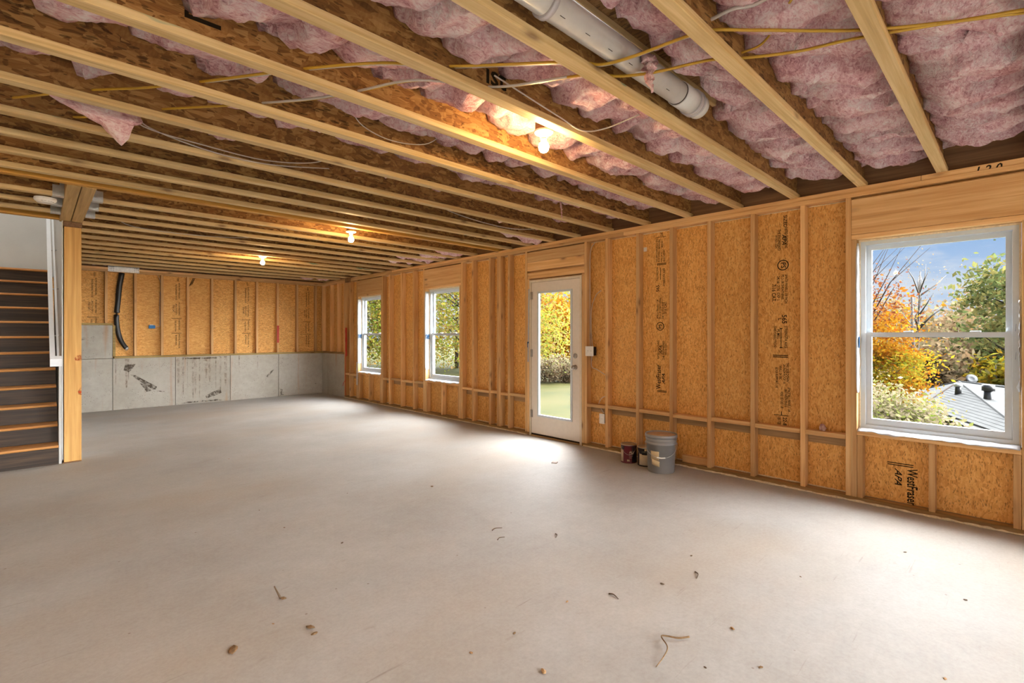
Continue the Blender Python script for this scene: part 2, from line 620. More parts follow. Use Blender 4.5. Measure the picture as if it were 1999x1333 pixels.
def tube(name, pts, rad, mat, parent=None, seg=6, smooth=True, n=6):
    """tube along a smoothed path in world coordinates; origin at its first point"""
    P = catmull(pts, n) if n else [Vector(p) for p in pts]
    o0 = P[0].copy()
    bm = bmesh.new()
    if isinstance(rad, (list, tuple)) and len(rad) != len(P):
        rad = [rad[0] + (rad[1] - rad[0]) * i / (len(P) - 1) for i in range(len(P))]
    bm_tube(bm, [p - o0 for p in P], rad, seg)
    me = me_from_bm(bm, name, smooth)
    p = parent
    while p is not None:
        o0 = o0 - p.location
        p = p.parent
    return link(name, me, mat, parent, o0)


_tcache = {}


def text_mesh(body, size, shear=0.0, extr=0.0):
    k = (body, size, shear, extr)
    if k not in _tcache:
        cu = bpy.data.curves.new('lettering', 'FONT')
        cu.body = body
        cu.size = size
        cu.shear = shear
        cu.extrude = extr
        cu.resolution_u = 2
        cu.offset = size * 0.018
        ob = bpy.data.objects.new('lettering', cu)
        COL.objects.link(ob)
        me = bpy.data.meshes.new_from_object(ob)
        bpy.data.objects.remove(ob)
        bpy.data.curves.remove(cu)
        _tcache[k] = me
    return _tcache[k]


def text_at(name, body, size, origin, xdir, ydir, mat, parent, shear=0.0, squash=1.0):
    me = text_mesh(body, size, shear)
    x = Vector(xdir)
    y = Vector(ydir)
    z = x.cross(y)
    o = bpy.data.objects.new(name, me)
    COL.objects.link(o)
    if not me.materials:
        me.materials.append(mat)
    p = parent
    c = Vector(origin)
    while p is not None:
        c -= p.location
        p = p.parent
    mt = Matrix((x * squash, y, z)).transposed().to_4x4()
    mt.translation = c
    o.parent = parent
    o.matrix_local = mt
    return o


# ================================================================== SETTING
XL, YF = -2.7, -3.2                     # left wall, wall behind the camera
SD = 0.089                              # stud depth
XS = W + SD                             # inner face of right sheathing
rnd = random.Random(7)

# floor slab
floor = link('floor', boxes_mesh('floor', [(XL - 0.2, W + 0.12, YF - 0.2, L + 0.25, -0.12, 0.0)]), M_FLOOR)
tag(floor, kind='structure')

# ---- right wall -------------------------------------------------------------
WINS = [(0.0, 0.92), (6.08, 7.0), (8.5, 9.42)]          # rough openings in Y
WZ0, WZ1 = 0.575, 2.105
DY0, DY1, DZ = 3.69, 4.57, 2.065


def wall_cells(lo, hi, openings, z0, z1):
    """rectangles covering a wall minus openings (y0,y1,za,zb)"""
    cells = []
    cur = lo
    for a, c, za, zb in sorted(openings):
        if a > cur:
            cells.append((cur, a, z0, z1))
        if za > z0:
            cells.append((a, c, z0, za))
        if zb < z1:
            cells.append((a, c, zb, z1))
        cur = c
    if cur < hi:
        cells.append((cur, hi, z0, z1))
    return cells


ops = [(a, c, WZ0, WZ1) for a, c in WINS] + [(DY0, DY1, 0.0, DZ)]
cells = wall_cells(YF - 0.2, L + 0.3, ops, -0.3, 2.86)
wall_right = link('wall_right', boxes_mesh('wall_right', [(XS + 0.012, XS + 0.035, a, c, za, zb) for a, c, za, zb in cells]), M_SIDING)
tag(wall_right, 'outer siding behind the framed right wall', kind='structure')

# sheathing: upper sheets above the blocking row, lower strips below it
YC0 = 10.04                              # concrete return starts here
seams = [YF, -2.0, -0.82, -0.04, 0.958, 2.127, 3.331, 3.65, 4.61, 5.756, 6.04, 7.04, 7.776, 8.46, 9.46, 10.06, L + 0.2]
panels = {}
for a, c in zip(seams, seams[1:]):
    g = 0.0015
    for (z0, z1, tagn) in ((0.04, 0.508, 'low'), (0.512, 2.80, 'up')):
        if a >= 10.0:
            z0 = max(z0, 0.9)
            if z1 <= z0:
                continue
        mid = (a + c) / 2
        for u, w_, za, zb in ops:
            if u - 0.1 < mid < w_ + 0.1 and w_ - u > 0.5 and abs((u + w_) / 2 - mid) < 0.2:
                if tagn == 'low':
                    z1 = min(z1, za)
                    if za > 0.508:
                        z1 = za - 0.01
                    break
                z0 = zb
                break
        if z1 - z0 < 0.03:
            continue
        # window bays keep the narrow flanks beside the opening covered by the studs
        panels[(round(mid, 2), tagn)] = box('sheathing_panel', XS, XS + 0.011, a + g, c - g, z0, z1, M_OSB_X, wall_right, 0)


def stud(y, z0=0.038, z1=2.449, name='stud'):
    """y = near edge of a 38 mm board"""
    return box(name, W + rnd.uniform(-0.002, 0.002), XS - 0.001, y, y + 0.038, z0, z1, M_PINE_Z, wall_right)


# plates
def run_y(name, y0, y1, z0, z1, mat, cuts=()):
    ys = [y0] + list(cuts) + [y1]
    for a, c in zip(ys, ys[1:]):
        box(name, W, XS - 0.001, a + 0.001, c - 0.001, z0, z1, mat, wall_right)


run_y('top_plate', YF, L + 0.1, 2.487, 2.525, M_PINE_Y, (-1.2, 0.52, 4.35, 8.1))
for a, c in zip((YF, -0.6, 3.1, 7.2, 9.9), (-0.6, 3.1, 7.2, 9.9, L + 0.1)):
    box('top_plate', W - 0.007, XS - 0.001, a + 0.001, c - 0.001, 2.449, 2.486, M_PINE_Y, wall_right)
run_y('bottom_plate', YF, DY0, 0.0, 0.038, M_TREAT, (-0.9, 2.0))
run_y('bottom_plate', DY1, YC0, 0.0, 0.038, M_TREAT, (6.9,))

common = [3.312, 2.904, 2.508, 2.108, 1.701, 1.289, 8.169, 7.757, 7.355, 5.737, 5.346, 5.171, 5.132, 4.948,
          -0.42, -0.82, -1.22, -1.62, -2.02, -2.42, -2.82, -3.15]
for y in common:
    stud(y)
for a, c in WINS:
    stud(a - 0.038, z1=2.105, name='jack_stud')
    stud(a - 0.076)
    stud(c, z1=2.105, name='jack_stud')
    stud(c + 0.038)
stud(DY0 - 0.038, z1=2.08, name='jack_stud')
stud(DY0 - 0.077)
stud(DY1, z1=2.08, name='jack_stud')
stud(DY1 + 0.039)
stud(YC0 - 0.03)
stud(9.78)
for y in (YC0 + 0.012, 10.36, 10.74, L + 0.02):
    stud(y, z0=0.955)
box('sill_plate', W + 0.02, XS, YC0 + 0.002, L + 0.03, 0.915, 0.953, M_TREAT, wall_right)
# headers
for a, c in WINS:
    box('header', W, W + 0.038, a - 0.037, c + 0.037, 2.146, 2.428, M_PINE_Y, wall_right)
    box('header_cap', W + 0.001, XS, a - 0.037, c + 0.037, 2.107, 2.144, M_PINE_Y, wall_right)
    box('header', W + 0.05, XS, a - 0.037, c + 0.037, 2.146, 2.447, M_PINE_Y, wall_right)
    box('window_sill_plate', W - 0.001, XS, a, c, WZ0 - 0.038, WZ0, M_PINE_Y, wall_right)
    for y in (a + 0.002, (a + c) / 2 - 0.02, c - 0.04):
        stud(y, z1=WZ0 - 0.039, name='cripple_stud')
for z0, z1 in ((2.185, 2.30), (2.302, 2.43)):
    box('header', W, W + 0.038, DY0 - 0.037, DY1 + 0.037, z0, z1, M_PINE_Y, wall_right)
box('header', W + 0.05, XS, DY0 - 0.037, DY1 + 0.037, 2.16, 2.447, M_PINE_Y, wall_right)
box('header_cap', W + 0.004, XS, DY0 - 0.037, DY1 + 0.037, 2.082, 2.158, M_PINE_Y, wall_right)
# blocking row under the sheet seam
allst = sorted(common + [y for a, c in WINS for y in (a - 0.076, c + 0.038)] + [DY0 - 0.077, DY1 + 0.039, YC0 - 0.03, 9.78])
skip = [(a - 0.08, c + 0.08) for a, c in WINS] + [(DY0 - 0.08, DY1 + 0.08)]
for a, c in zip(allst, allst[1:]):
    a2, c2 = a + 0.038, c
    if c2 - a2 < 0.06 or any(s0 < (a2 + c2) / 2 < s1 for s0, s1 in skip):
        continue
    z = 0.49 + rnd.uniform(-0.012, 0.006)
    box('blocking', W + rnd.uniform(0, 0.004), XS - 0.001, a2 + 0.001, c2 - 0.001, z, z + 0.038, M_PINE_Y, wall_right)
M_DKSTRIP = pine('dark_strip', 'Y', (0.34, 0.20, 0.09), (0.47, 0.29, 0.135), 0.1, False, False)  # darker brown strip across each bay just below the blocking
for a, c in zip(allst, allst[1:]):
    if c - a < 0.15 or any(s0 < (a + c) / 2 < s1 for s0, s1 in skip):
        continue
    box('dark_strip', XS - 0.004, XS - 0.0005, a + 0.039, c - 0.001, 0.415, 0.486, M_DKSTRIP, wall_right, 0)
# scrap of lumber leaning on the bottom plate near the bucket
box('blocking', W + 0.03, XS - 0.002, 2.15, 2.42, 0.039, 0.11, M_PINE_Y, wall_right)

# sealant foam bead along the slab edge
def bead(name, pts, r, seed, parent):
    rr = random.Random(seed)
    P = catmull(pts, 1)
    bm = bmesh.new()
    out, rad = [], []
    for a, c in zip(P, P[1:]):
        n = max(2, int((c - a).length / 0.035))
        for i in range(n):
            t = i / n
            out.append(a.lerp(c, t) + Vector((rr.uniform(-1, 1) * r * 0.5, 0, rr.uniform(-0.4, 0.4) * r * 0.4)))
            rad.append(r * rr.uniform(0.6, 1.35))
    out.append(P[-1])
    rad.append(r)
    bm_tube(bm, out, rad, 6)
    return link(name, me_from_bm(bm, name, True), M_FOAM, parent)


tag(bead('foam_sealant', [(W - 0.008, YF, 0.007), (W - 0.008, DY0 - 0.03, 0.007)], 0.009, 1, wall_right), 'cream sealant foam bead')
tag(bead('foam_sealant', [(W - 0.006, DY1 + 0.04, 0.006), (W - 0.006, YC0, 0.006)], 0.007, 2, wall_right), 'cream sealant foam bead')
# orange-cream foam beads around the sheathing bays
for i, (a, c) in enumerate(zip(allst, allst[1:])):
    if c - a < 0.15 or any(s0 < (a + c) / 2 < s1 for s0, s1 in skip):
        continue
    bead('foam_bead', [(XS - 0.004, a + 0.04, 0.044), (XS - 0.004, c - 0.003, 0.044)], 0.006, 30 + i, wall_right)
    bead('foam_bead', [(XS - 0.003, a + 0.04, 2.445), (XS - 0.003, c - 0.003, 2.445)], 0.004, 80 + i, wall_right)

# concrete return at the far end of the right wall
box('concrete_panel', W, W + 0.2, YC0 + 0.003, L - 0.25, 0.0, 0.912, M_CONC, wall_right, 0.004)
box('concrete_panel', W, W + 0.2, L - 0.247, L + 0.15, 0.0, 0.912, M_CONC, wall_right, 0.004)

# ---- back wall --------------------------------------------------------------
YB = 11.2                                # stud face
wall_back = link('wall_back', boxes_mesh('wall_back', [(XL, W + 0.3, L + 0.17, L + 0.30, -0.1, 2.86)]), M_SIDING)
tag(wall_back, 'outer layer behind the framed back wall', kind='structure')
joints = [XL, -1.8, -0.88, 0.05, 0.978, 1.906, 2.837, 3.773, W - 0.001]
for i, (a, c) in enumerate(zip(joints, joints[1:])):
    g = 0.003
    box('concrete_panel', a + g, c - g, L, L + 0.168, 0.0, 0.912, M_CONC, wall_back, 0.004)
    if c < 1.0:
        box('concrete_panel', a + g, c - g, L + 0.002, L + 0.168, 0.916, 1.5, M_CONC, wall_back, 0.004)
box('sill_plate', 1.0, W + 0.05, L + 0.012, L + 0.15, 0.913, 0.948, M_TREATX, wall_back)
box('sill_plate', XL, 0.985, L + 0.012, L + 0.15, 1.503, 1.537, M_TREATX, wall_back)
box('sill_plate', 0.982, 1.018, L + 0.012, L + 0.15, 0.95, 1.50, M_TREATX, wall_back)
bstud = [1.289, 1.69, 2.10, 2.51, 2.93, 3.34, 3.755, 4.17, 4.585]
for x in bstud:
    box('stud', x, x + 0.038, YB, YB + 0.088, 0.949, 2.449, M_PINE_Z, wall_back)
for x in (0.05, 0.47, 0.875):
    box('stud', x, x + 0.038, YB, YB + 0.088, 1.538, 2.449, M_PINE_Z, wall_back)
bp = [XL, 0.066, 1.285, 2.51, 3.755, W + 0.08]
bpan = []
for a, c in zip(bp, bp[1:]):
    bpan.append(box('sheathing_panel', a + 0.0015, c - 0.0015, YB + 0.089, YB + 0.1, 0.92, 2.80, M_OSB_Y, wall_back, 0))
for a, c in ((XL, 2.2), (2.2, W - 0.003)):
    box('top_plate', a, c - 0.002, YB, YB + 0.088, 2.487, 2.525, M_PINE_X, wall_back)
for a, c in ((XL, 1.1), (1.1, 3.5), (3.5, W - 0.003)):
    box('top_plate', a, c - 0.002, YB, YB + 0.088, 2.449, 2.486, M_PINE_X, wall_back)
box('nail_plate', 0.918, 1.361, YB - 0.004, YB - 0.001, 2.455, 2.556, M_STEEL, wall_back, 0.001)
for i in range(3):
    for s in (0, 1):
        x = 0.945 + 0.024 * i + s * 0.35
        for z in (2.475, 2.505, 2.535):
            o = link('nail_head', lathe('nail_head', [(0, 0.002), (0.005, 0.001), (0.006, 0)], 6) if 'nh' not in _tcache else _tcache['nh'], M_DARK, wall_back, (x, YB - 0.0042, z), (R(90), 0, 0))
            _tcache['nh'] = o.data

# ---- unseen walls behind the camera ------------------------------------------
wall_left = link('wall_left', boxes_mesh('wall_left', [(XL - 0.2, XL, YF - 0.2, L + 0.3, -0.1, 2.86)]), M_CONC)
tag(wall_left, kind='structure')
FW = [(-1.9, 0.5), (1.5, 3.9)]                          # unseen wide patio doors, added in the end wall for extra daylight
cells = wall_cells(XL - 0.2, W + 0.12, [(a, c, 0.0, WZ1) for a, c in FW], -0.1, 2.86)
wall_front = link('wall_front', boxes_mesh('wall_front', [(a, c, YF - 0.15, YF, za, zb) for a, c, za, zb in cells]), M_OSB_Y)
tag(wall_front, kind='structure')

# ---- ceiling: subfloor with joists --------------------------------------------
SX0, SX1, SY0, SY1 = -1.1, 0.2, 6.93, 10.05              # stairwell
ZT = 2.827
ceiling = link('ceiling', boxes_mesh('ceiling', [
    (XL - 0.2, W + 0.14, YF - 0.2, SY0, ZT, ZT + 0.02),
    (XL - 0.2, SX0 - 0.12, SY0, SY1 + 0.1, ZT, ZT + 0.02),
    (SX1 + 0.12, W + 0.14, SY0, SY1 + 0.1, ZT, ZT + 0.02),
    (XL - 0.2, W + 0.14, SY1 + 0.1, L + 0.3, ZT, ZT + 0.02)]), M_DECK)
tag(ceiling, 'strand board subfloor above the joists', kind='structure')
FWD, FT = 0.0635, 0.036
JOISTS = [-3.02, -2.53, -2.05, -1.57, -1.09, -0.61, -0.12, 0.372, 0.855, 1.341, 1.819, 2.311, 2.789, 3.267, 3.741, 4.145, 4.551, 4.95]
SPANS = [(y, XL, W + 0.055) for y in JOISTS]
SPANS += [(y, 0.36, W + 0.055) for y in (5.70, 6.11, 6.515)]
SPANS += [(y, XL, 0.176) for y in (5.70, 6.11, 6.515)]
SPANS += [(y, 0.33, W + 0.055) for y in (7.0, 7.47, 7.94, 8.42, 8.90, 9.38, 9.87, 10.36, 10.85)]
joist_objs = {}
for y, x0, x1 in SPANS:
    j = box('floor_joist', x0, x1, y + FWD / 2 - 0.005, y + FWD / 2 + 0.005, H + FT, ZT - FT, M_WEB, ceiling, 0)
    box('bottom_flange', x0, x1, y, y + FWD, H, H + FT, M_FLANGE, j, 0.002)
    box('top_flange', x0, x1, y, y + FWD, ZT - FT, ZT, M_FLANGE, j, 0.002)
    joist_objs[(y, x0 > 0)] = j
rb = box('rim_board', W + 0.056, W + 0.084, YF, L + 0.1, 2.526, ZT, M_RIM, ceiling, 0)
box('rim_board', XL, W + 0.05, YB + 0.03, YB + 0.06, 2.526, ZT, M_RIM, ceiling, 0)
# solid header with orange edge, carrying the beam
hb = empty('header_beam', (2.0, 5.17, H), 'long laminated beam with orange underside running beside the joists', 'beam')
for k in range(1):
    box('ply', XL, W + 0.054, 5.15, 5.195, H, ZT, M_LVLX, hb)
box('ply', XL, W + 0.054, 5.196, 5.24, H + 0.004, ZT, M_LVLX, hb)

# flush beam with hangers, on the post
beam = empty('wooden_beam', (0.27, 6.1, H), 'double ply wooden beam with steel joist hangers resting on post', 'beam')
box('ply', 0.178, 0.263, 5.242, 7.0, H, ZT, M_LVL, beam)
box('ply', 0.270, 0.358, 5.242, 7.0, H, ZT, M_LVL, beam)


def hanger(y, side, parent):
    """face-mount joist hanger: seat, two side plates, two nailed wings"""
    s = side
    xf = 0.359 if s > 0 else 0.177
    bm = bmesh.new()
    def bb(xa, xb, *r):
        a, c = sorted((xf + s * xa, xf + s * xb))
        bm_box(bm, a, c, *r)
    y0, y1 = y - 0.003, y + FWD + 0.003
    bb(0.001, 0.075, y0, y1, H - 0.004, H - 0.001)
    for yy in (y0 - 0.002, y1):
        bb(0.001, 0.075, yy, yy + 0.002, H - 0.004, H + 0.09)
        bb(0.001, 0.03, yy, yy + 0.002, H + 0.09, H + 0.2)
    bb(0.001, 0.004, y0 - 0.032, y0 - 0.002, H + 0.02, H + 0.17)
    bb(0.001, 0.004, y1 + 0.002, y1 + 0.032, H + 0.02, H + 0.17)
    for z in (0.03, 0.08, 0.13, 0.17):
        for yy in (y0 - 0.022, y1 + 0.022):
            bb(0.004, 0.008, yy - 0.005, yy + 0.005, H + z - 0.005, H + z + 0.005)
    me = me_from_bm(bm, 'joist_hanger')
    return link('joist_hanger', me, M_STEEL, parent, -parent.location)


for y in (5.70, 6.11, 6.515):
    hanger(y, 1, beam)
    hanger(y, -1, beam)

# header over the stair opening
sh = box('stair_header', -1.1, 0.176, 6.86, 6.93, H + 0.0, ZT, M_LVLX)
tag(sh, 'wooden header board across the top of the stair opening', 'header')

# post
post = empty('support_post', (0.28, 6.99, 0), 'square pine support post with red paint smears holding up the beam', 'post')
box('shaft', 0.212, 0.350, 6.925, 7.063, 0.012, H - 0.058, M_POST, post, 0.003)
box('cap_block', 0.206, 0.356, 6.92, 7.068, H - 0.057, H - 0.001, M_RIM, post, 0.004)
box('base_shim', 0.204, 0.352, 6.918, 7.068, 0.0, 0.011, M_RIM, post, 0.002)


def blot(name, pts, mat, parent, nrm, off=0.0006):
    """flat paint or ink smear: polygon of world points"""
    bm = bmesh.new()
    n = Vector(nrm)
    o0 = Vector(pts[0])
    vs_ = [bm.verts.new(Vector(p) - o0 + n * off) for p in pts]
    f = bm.faces.new(vs_)
    me = me_from_bm(bm, name)
    p = parent
    while p is not None:
        o0 = o0 - p.location
        p = p.parent
    return link(name, me, mat, parent, o0)




def stain(name, c, lo, hi, scale):
    """blotchy paint or dirt: breaks up at a noise threshold"""
    m, nt, b = new_mat(name, 0.9, 0.1)
    b.inputs['Base Color'].default_value = (*c, 1)
    n = noise_t(nt, coords(nt), scale, 6, 0.7)
    f = ramp(nt, n, [(lo, (0, 0, 0)), (hi, (1, 1, 1))])
    nt.links.new(f, b.inputs['Alpha'])
    return m


rr = random.Random(3)
M_SMEAR = stain('red_smear', (0.50, 0.08, 0.02), 0.36, 0.62, 34)
for z0, z1, x0 in ((1.06, 1.13, 0.30), (0.70, 0.79, 0.325)):
    pts = [(x0, 6.925, z0 + 0.01), (0.349, 6.925, z0), (0.349, 6.925, z1), (x0 + 0.012, 6.925, z1 - 0.012), (x0 - 0.004, 6.925, (z0 + z1) / 2)]
    blot('paint_smear', pts, M_SMEAR, post, (0, -1, 0))

# ---- stairwell -----------------------------------------------------------------
wall_stair = link('wall_stair', boxes_mesh('wall_stair', [
    (0.2, 0.32, 7.064, SY1 + 0.1, 0.0, 5.2),
    (0.196, 0.204, 6.925, 7.064, 0.05, 5.2)]), M_DRY)
tag(wall_stair, 'white painted wall beside the stairs', kind='structure')
wall_landing = link('wall_landing', boxes_mesh('wall_landing', [
    (SX0 - 0.1, 0.2, SY1, SY1 + 0.1, 2.2, 5.2),
    (SX0 - 0.12, SX0, SY0 - 0.0, SY1 + 0.1, 0.0, 5.2),
    (SX0, 0.32, SY0 - 0.12, SY0 - 0.001, ZT + 0.02, 5.2),
    (SX0 - 0.12, 0.32, SY0 - 0.12, SY1 + 0.1, 5.2, 5.3)]), M_DRY)
tag(wall_landing, 'pale painted walls of the upper stairwell', kind='structure')

stairs = empty('staircase', (-0.45, 6.93, 0), 'enclosed wooden staircase with dark risers and orange-brown treads', 'stairs')
RISE, RUN, NST = 0.187, 0.25, 12
tr = bmesh.new()
prof = [(-0.0, 0.0), (-0.0, -0.028), (0.275, -0.028), (0.275, 0.0)]
prof = [(0.012, 0.0), (0.003, -0.004), (0.0, -0.013), (0.003, -0.023), (0.012, -0.027), (0.272, -0.027), (0.272, 0.0)]
v0 = [tr.verts.new((-0.62, y, z)) for y, z in prof]
v1 = [tr.verts.new((0.62, y, z)) for y, z in prof]
for i in range(len(prof)):
    j = (i + 1) % len(prof)
    tr.faces.new((v0[i], v0[j], v1[j], v1[i]))
tr.faces.new(v0[::-1])
tr.faces.new(v1)
bmesh.ops.recalc_face_normals(tr, faces=tr.faces)
tread_me = me_from_bm(tr, 'tread')
tread_me.materials.append(M_TREAD)
for k in range(NST):
    z = RISE * k + (0.012 if k == 0 else 0.012)
    y = 6.93 + RUN * k
    zt = RISE * (k + 1) + 0.012
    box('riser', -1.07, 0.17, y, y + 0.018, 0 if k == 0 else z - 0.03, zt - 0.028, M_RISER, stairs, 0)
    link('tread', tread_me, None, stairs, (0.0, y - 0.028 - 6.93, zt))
box('landing_edge', -1.07, 0.17, 6.93 + RUN * NST, 6.93 + RUN * NST + 0.02, zt, zt + 0.03, M_TREAD, stairs)
box('drywall_return', 0.173, 0.1955, 6.94, 7.06, 0.0, 1.02, M_DRY, stairs)  # drywall return carried up to face the room and read as lit wall
# handrail on the stair wall, rising with the flight
sl_ = RISE / RUN
bm = bmesh.new()
def sloped(x0, x1, t0, t1, y0, y1):
    z = lambda y, t: 1.055 + (y - 6.94) * sl_ + t
    v = [bm.verts.new(p) for p in ((x0, y0, z(y0, t0)), (x1, y0, z(y0, t0)), (x1, y0, z(y0, t1)), (x0, y0, z(y0, t1)),
                                   (x0, y1, z(y1, t0)), (x1, y1, z(y1, t0)), (x1, y1, z(y1, t1)), (x0, y1, z(y1, t1)))]
    for q in ((0, 1, 2, 3), (5, 4, 7, 6), (4, 0, 3, 7), (1, 5, 6, 2), (3, 2, 6, 7), (4, 5, 1, 0)):
        bm.faces.new([v[i] for i in q])
sloped(0.105, 0.145, 0.0, 0.065, 6.94, 9.7)
sloped(0.105, 0.195, -0.012, 0.065, 6.90, 6.94)
handrail = link('handrail', me_from_bm(bm, 'handrail'), M_RAIL)
tag(handrail, 'white wooden handrail rising along the stair wall', 'handrail')
bm = bmesh.new()
sloped(0.160, 0.178, -0.03, 0.04, 6.95, 9.7)
link('backing_board', me_from_bm(bm, 'backing_board'), M_RAIL, handrail)
for yb in (7.4, 8.15, 8.9):
    tube('rail_bracket', [(0.2, yb, 0.99 + (yb - 6.94) * sl_), (0.14, yb, 0.99 + (yb - 6.94) * sl_), (0.125, yb, 1.055 + (yb - 6.94) * sl_)], 0.008, M_STEEL, handrail)

# unseen lamp added above the stairs to brighten the stairwell
ul = empty('stair_fill_lamp', (-0.45, 8.3, 5.2), 'unseen round ceiling lamp added above the stairs to light the stairwell', 'lamp')
link('lamp_base', lathe('lamp_base', [(0, 0), (0.12, 0), (0.12, -0.03), (0.0, -0.03)]), M_PORC, ul)
link('lamp_globe', lathe('lamp_globe', [(0.10, -0.03), (0.13, -0.07), (0.10, -0.12), (0, -0.14)]), emis('fill_globe', (1, 0.97, 0.93), 42), ul)


# ================================================================== WINDOWS AND DOOR
def lbox(name, r, mat, parent, bev=0.002):
    me = box_mesh(r[1] - r[0], r[3] - r[2], r[5] - r[4], mat, bev)
    return link(name, me, None, parent, ((r[0] + r[1]) / 2, (r[2] + r[3]) / 2, (r[4] + r[5]) / 2))


def frame_mesh(name, x0, x1, y0, y1, z0, z1, wl, wr, wb, wt, bev=0.003):
    """rectangular ring in the YZ plane"""
    bm = bmesh.new()
    bm_box(bm, x0, x1, y0, y0 + wl, z0, z1)
    bm_box(bm, x0, x1, y1 - wr, y1, z0, z1)
    bm_box(bm, x0, x1, y0 + wl, y1 - wr, z0, z0 + wb)
    bm_box(bm, x0, x1, y0 + wl, y1 - wr, z1 - wt, z1)
    return me_from_bm(bm, name)


def cloth(name, fn, nu, nv, mat, parent, thick=0.0012):
    """thin crumpled sheet: fn(u,v)->(x,y,z)"""
    bm = bmesh.new()
    g = [[bm.verts.new(fn(i / nu, j / nv)) for j in range(nv + 1)] for i in range(nu + 1)]
    for i in range(nu):
        for j in range(nv):
            bm.faces.new((g[i][j], g[i + 1][j], g[i + 1][j + 1], g[i][j + 1]))
    bmesh.ops.recalc_face_normals(bm, faces=bm.faces)
    bmesh.ops.solidify(bm, geom=bm.faces[:], thickness=thick)
    return link(name, me_from_bm(bm, name, True), mat, parent)


def window(n, loc, rz, wid, hgt, label):
    """double-hung vinyl window; local x points outdoors, y along the wall, z up"""
    w = bpy.data.objects.new('window_%d' % n, frame_mesh('window_frame', 0.02, 0.105, 0.012, wid - 0.012, 0.012, hgt - 0.014, 0.03, 0.03, 0.03, 0.03))
    COL.objects.link(w)
    w.data.materials.append(M_WHITE)
    w.location = loc
    w.rotation_euler = (0, 0, rz)
    tag(w, label, kind='structure')
    a, c = 0.042, wid - 0.042
    zm = hgt * 0.5
    up = link('upper_sash', frame_mesh('upper_sash', 0.068, 0.098, a, c, zm - 0.018, hgt - 0.044, 0.036, 0.036, 0.034, 0.036), M_WHITE, w)
    lo = link('lower_sash', frame_mesh('lower_sash', 0.034, 0.064, a, c, 0.042, zm + 0.02, 0.040, 0.040, 0.052, 0.034), M_WHITE, w)
    lbox('glass_pane', (0.081, 0.085, a + 0.03, c - 0.03, zm + 0.01, hgt - 0.075), M_GLASS, up, 0)
    lbox('glass_pane', (0.047, 0.051, a + 0.035, c - 0.035, 0.09, zm - 0.01), M_GLASS, lo, 0)
    for yy in (0.25, 0.66):
        lbox('sash_lock', (0.030, 0.062, wid * yy - 0.03, wid * yy + 0.03, zm + 0.020, zm + 0.03), M_WHITE, lo, 0.004)
    for yy, s in ((0.032, 1), (wid - 0.032, -1)):
        lbox('sash_track', (0.022, 0.034, min(yy, yy + s * 0.014), max(yy, yy + s * 0.014), 0.045, hgt - 0.05), M_WHITE, w, 0.002)
    f = link('shim_foam', frame_mesh('shim_foam', 0.008, 0.06, 0.001, wid - 0.001, 0.0, hgt - 0.001, 0.011, 0.011, 0.012, 0.013), M_FOAM, w)
    return w


def sill_wrap(w, wid, seed, drop=0.02):
    def fn(u, v):
        y = u * (wid - 0.012) + 0.006
        x = 0.022 - v * 0.098
        z = 0.014 + 0.010 * noise.noise((u * 14, v * 3, seed)) * (0.3 + v)
        if v > 0.6:
            z -= (v - 0.6) / 0.4 * (drop + 0.012 * noise.noise((u * 6, 2, seed)))
        return (x + 0.004 * noise.noise((u * 20, v * 5, seed + 3)), y, z)
    return cloth('sill_wrap', fn, 46, 8, M_WRAP, w)


def jamb_wrap(w, y, s, seed, z0, z1, over):
    """house wrap folded in over a jamb; s = -1 for the far jamb"""
    def fn(u, v):
        z = z0 + (z1 - z0) * u
        arch = min(1.0, 6 * u, 9 * (1 - u)) ** 0.6
        x = 0.02 - v * (0.073 + over * (0.25 + 0.75 * arch))
        yy = y + s * (0.004 + 0.006 * abs(noise.noise((u * 7, v * 2, seed))))
        if x < -0.056:
            yy = y + s * 0.002 - s * min(0.03, (-0.055 - x)) * 0.8
            x = max(x, -0.062) - 0.004 * abs(noise.noise((u * 9, v, seed + 2)))
        return (x, yy, z)
    return cloth('jamb_wrap', fn, 40, 8, M_WRAP, w)


wlab = ['white double-hung vinyl window overlooking the neighbouring roof',
        'white double-hung vinyl window between the glazed door and the corner window',
        'white double-hung vinyl window beside the concrete corner']
WO = []
for i, (a, c) in enumerate(WINS):
    WO.append(window(i + 1, (W + 0.055, a, WZ0), 0, c - a, WZ1 - WZ0, wlab[i]))
    sill_wrap(WO[-1], c - a, i * 7.3)
for i in (1, 2):
    jamb_wrap(WO[i], 0.92, -1, i * 3.1, 0.17, 1.49, 0.03)
    text_at('printed_letters', 'ne', 0.17, (W - 0.004, WINS[i][0] + 0.92 - 0.014, WZ0 + 0.69), (1, 0, 0), (0, 0, 1), M_BLUE, WO[i], 0, 0.46)
jamb_wrap(WO[0], 0.92, -1, 9.1, 0.30, 1.5, 0.012)
# hanging tail of wrap below the far window's jamb
def tail(u, v):
    return (-0.066 - 0.004 * noise.noise((u * 5, v, 1)), 0.925 + v * 0.05 + 0.012 * noise.noise((u * 4, 0, 4)), 0.20 - u * 0.47)
cloth('wrap_tail', tail, 20, 3, M_WRAP, WO[2])
# torn strip with blue print at the near jamb of the first window
def strip(u, v):
    return (0.0 + 0.012 * noise.noise((u * 9, v, 6)) - v * 0.045, 0.004 + 0.004 + 0.018 * abs(noise.noise((u * 12, v * 2, 3))) * (1 if u < 0.9 else 1.6), 1.0 - u * 0.62)
cloth('torn_wrap', strip, 40, 3, M_WRAP, WO[0])
for z in (0.79, 0.60):
    cloth('blue_print', lambda u, v, z=z: (-0.052 + u * 0.03, 0.030 - 0.004 * v, z + v * 0.05), 3, 3, M_BLUE, WO[0])
lbox('blue_print', (-0.05, -0.02, 0.9065, 0.908, 0.66, 0.75), M_BLUE, WO[0], 0)
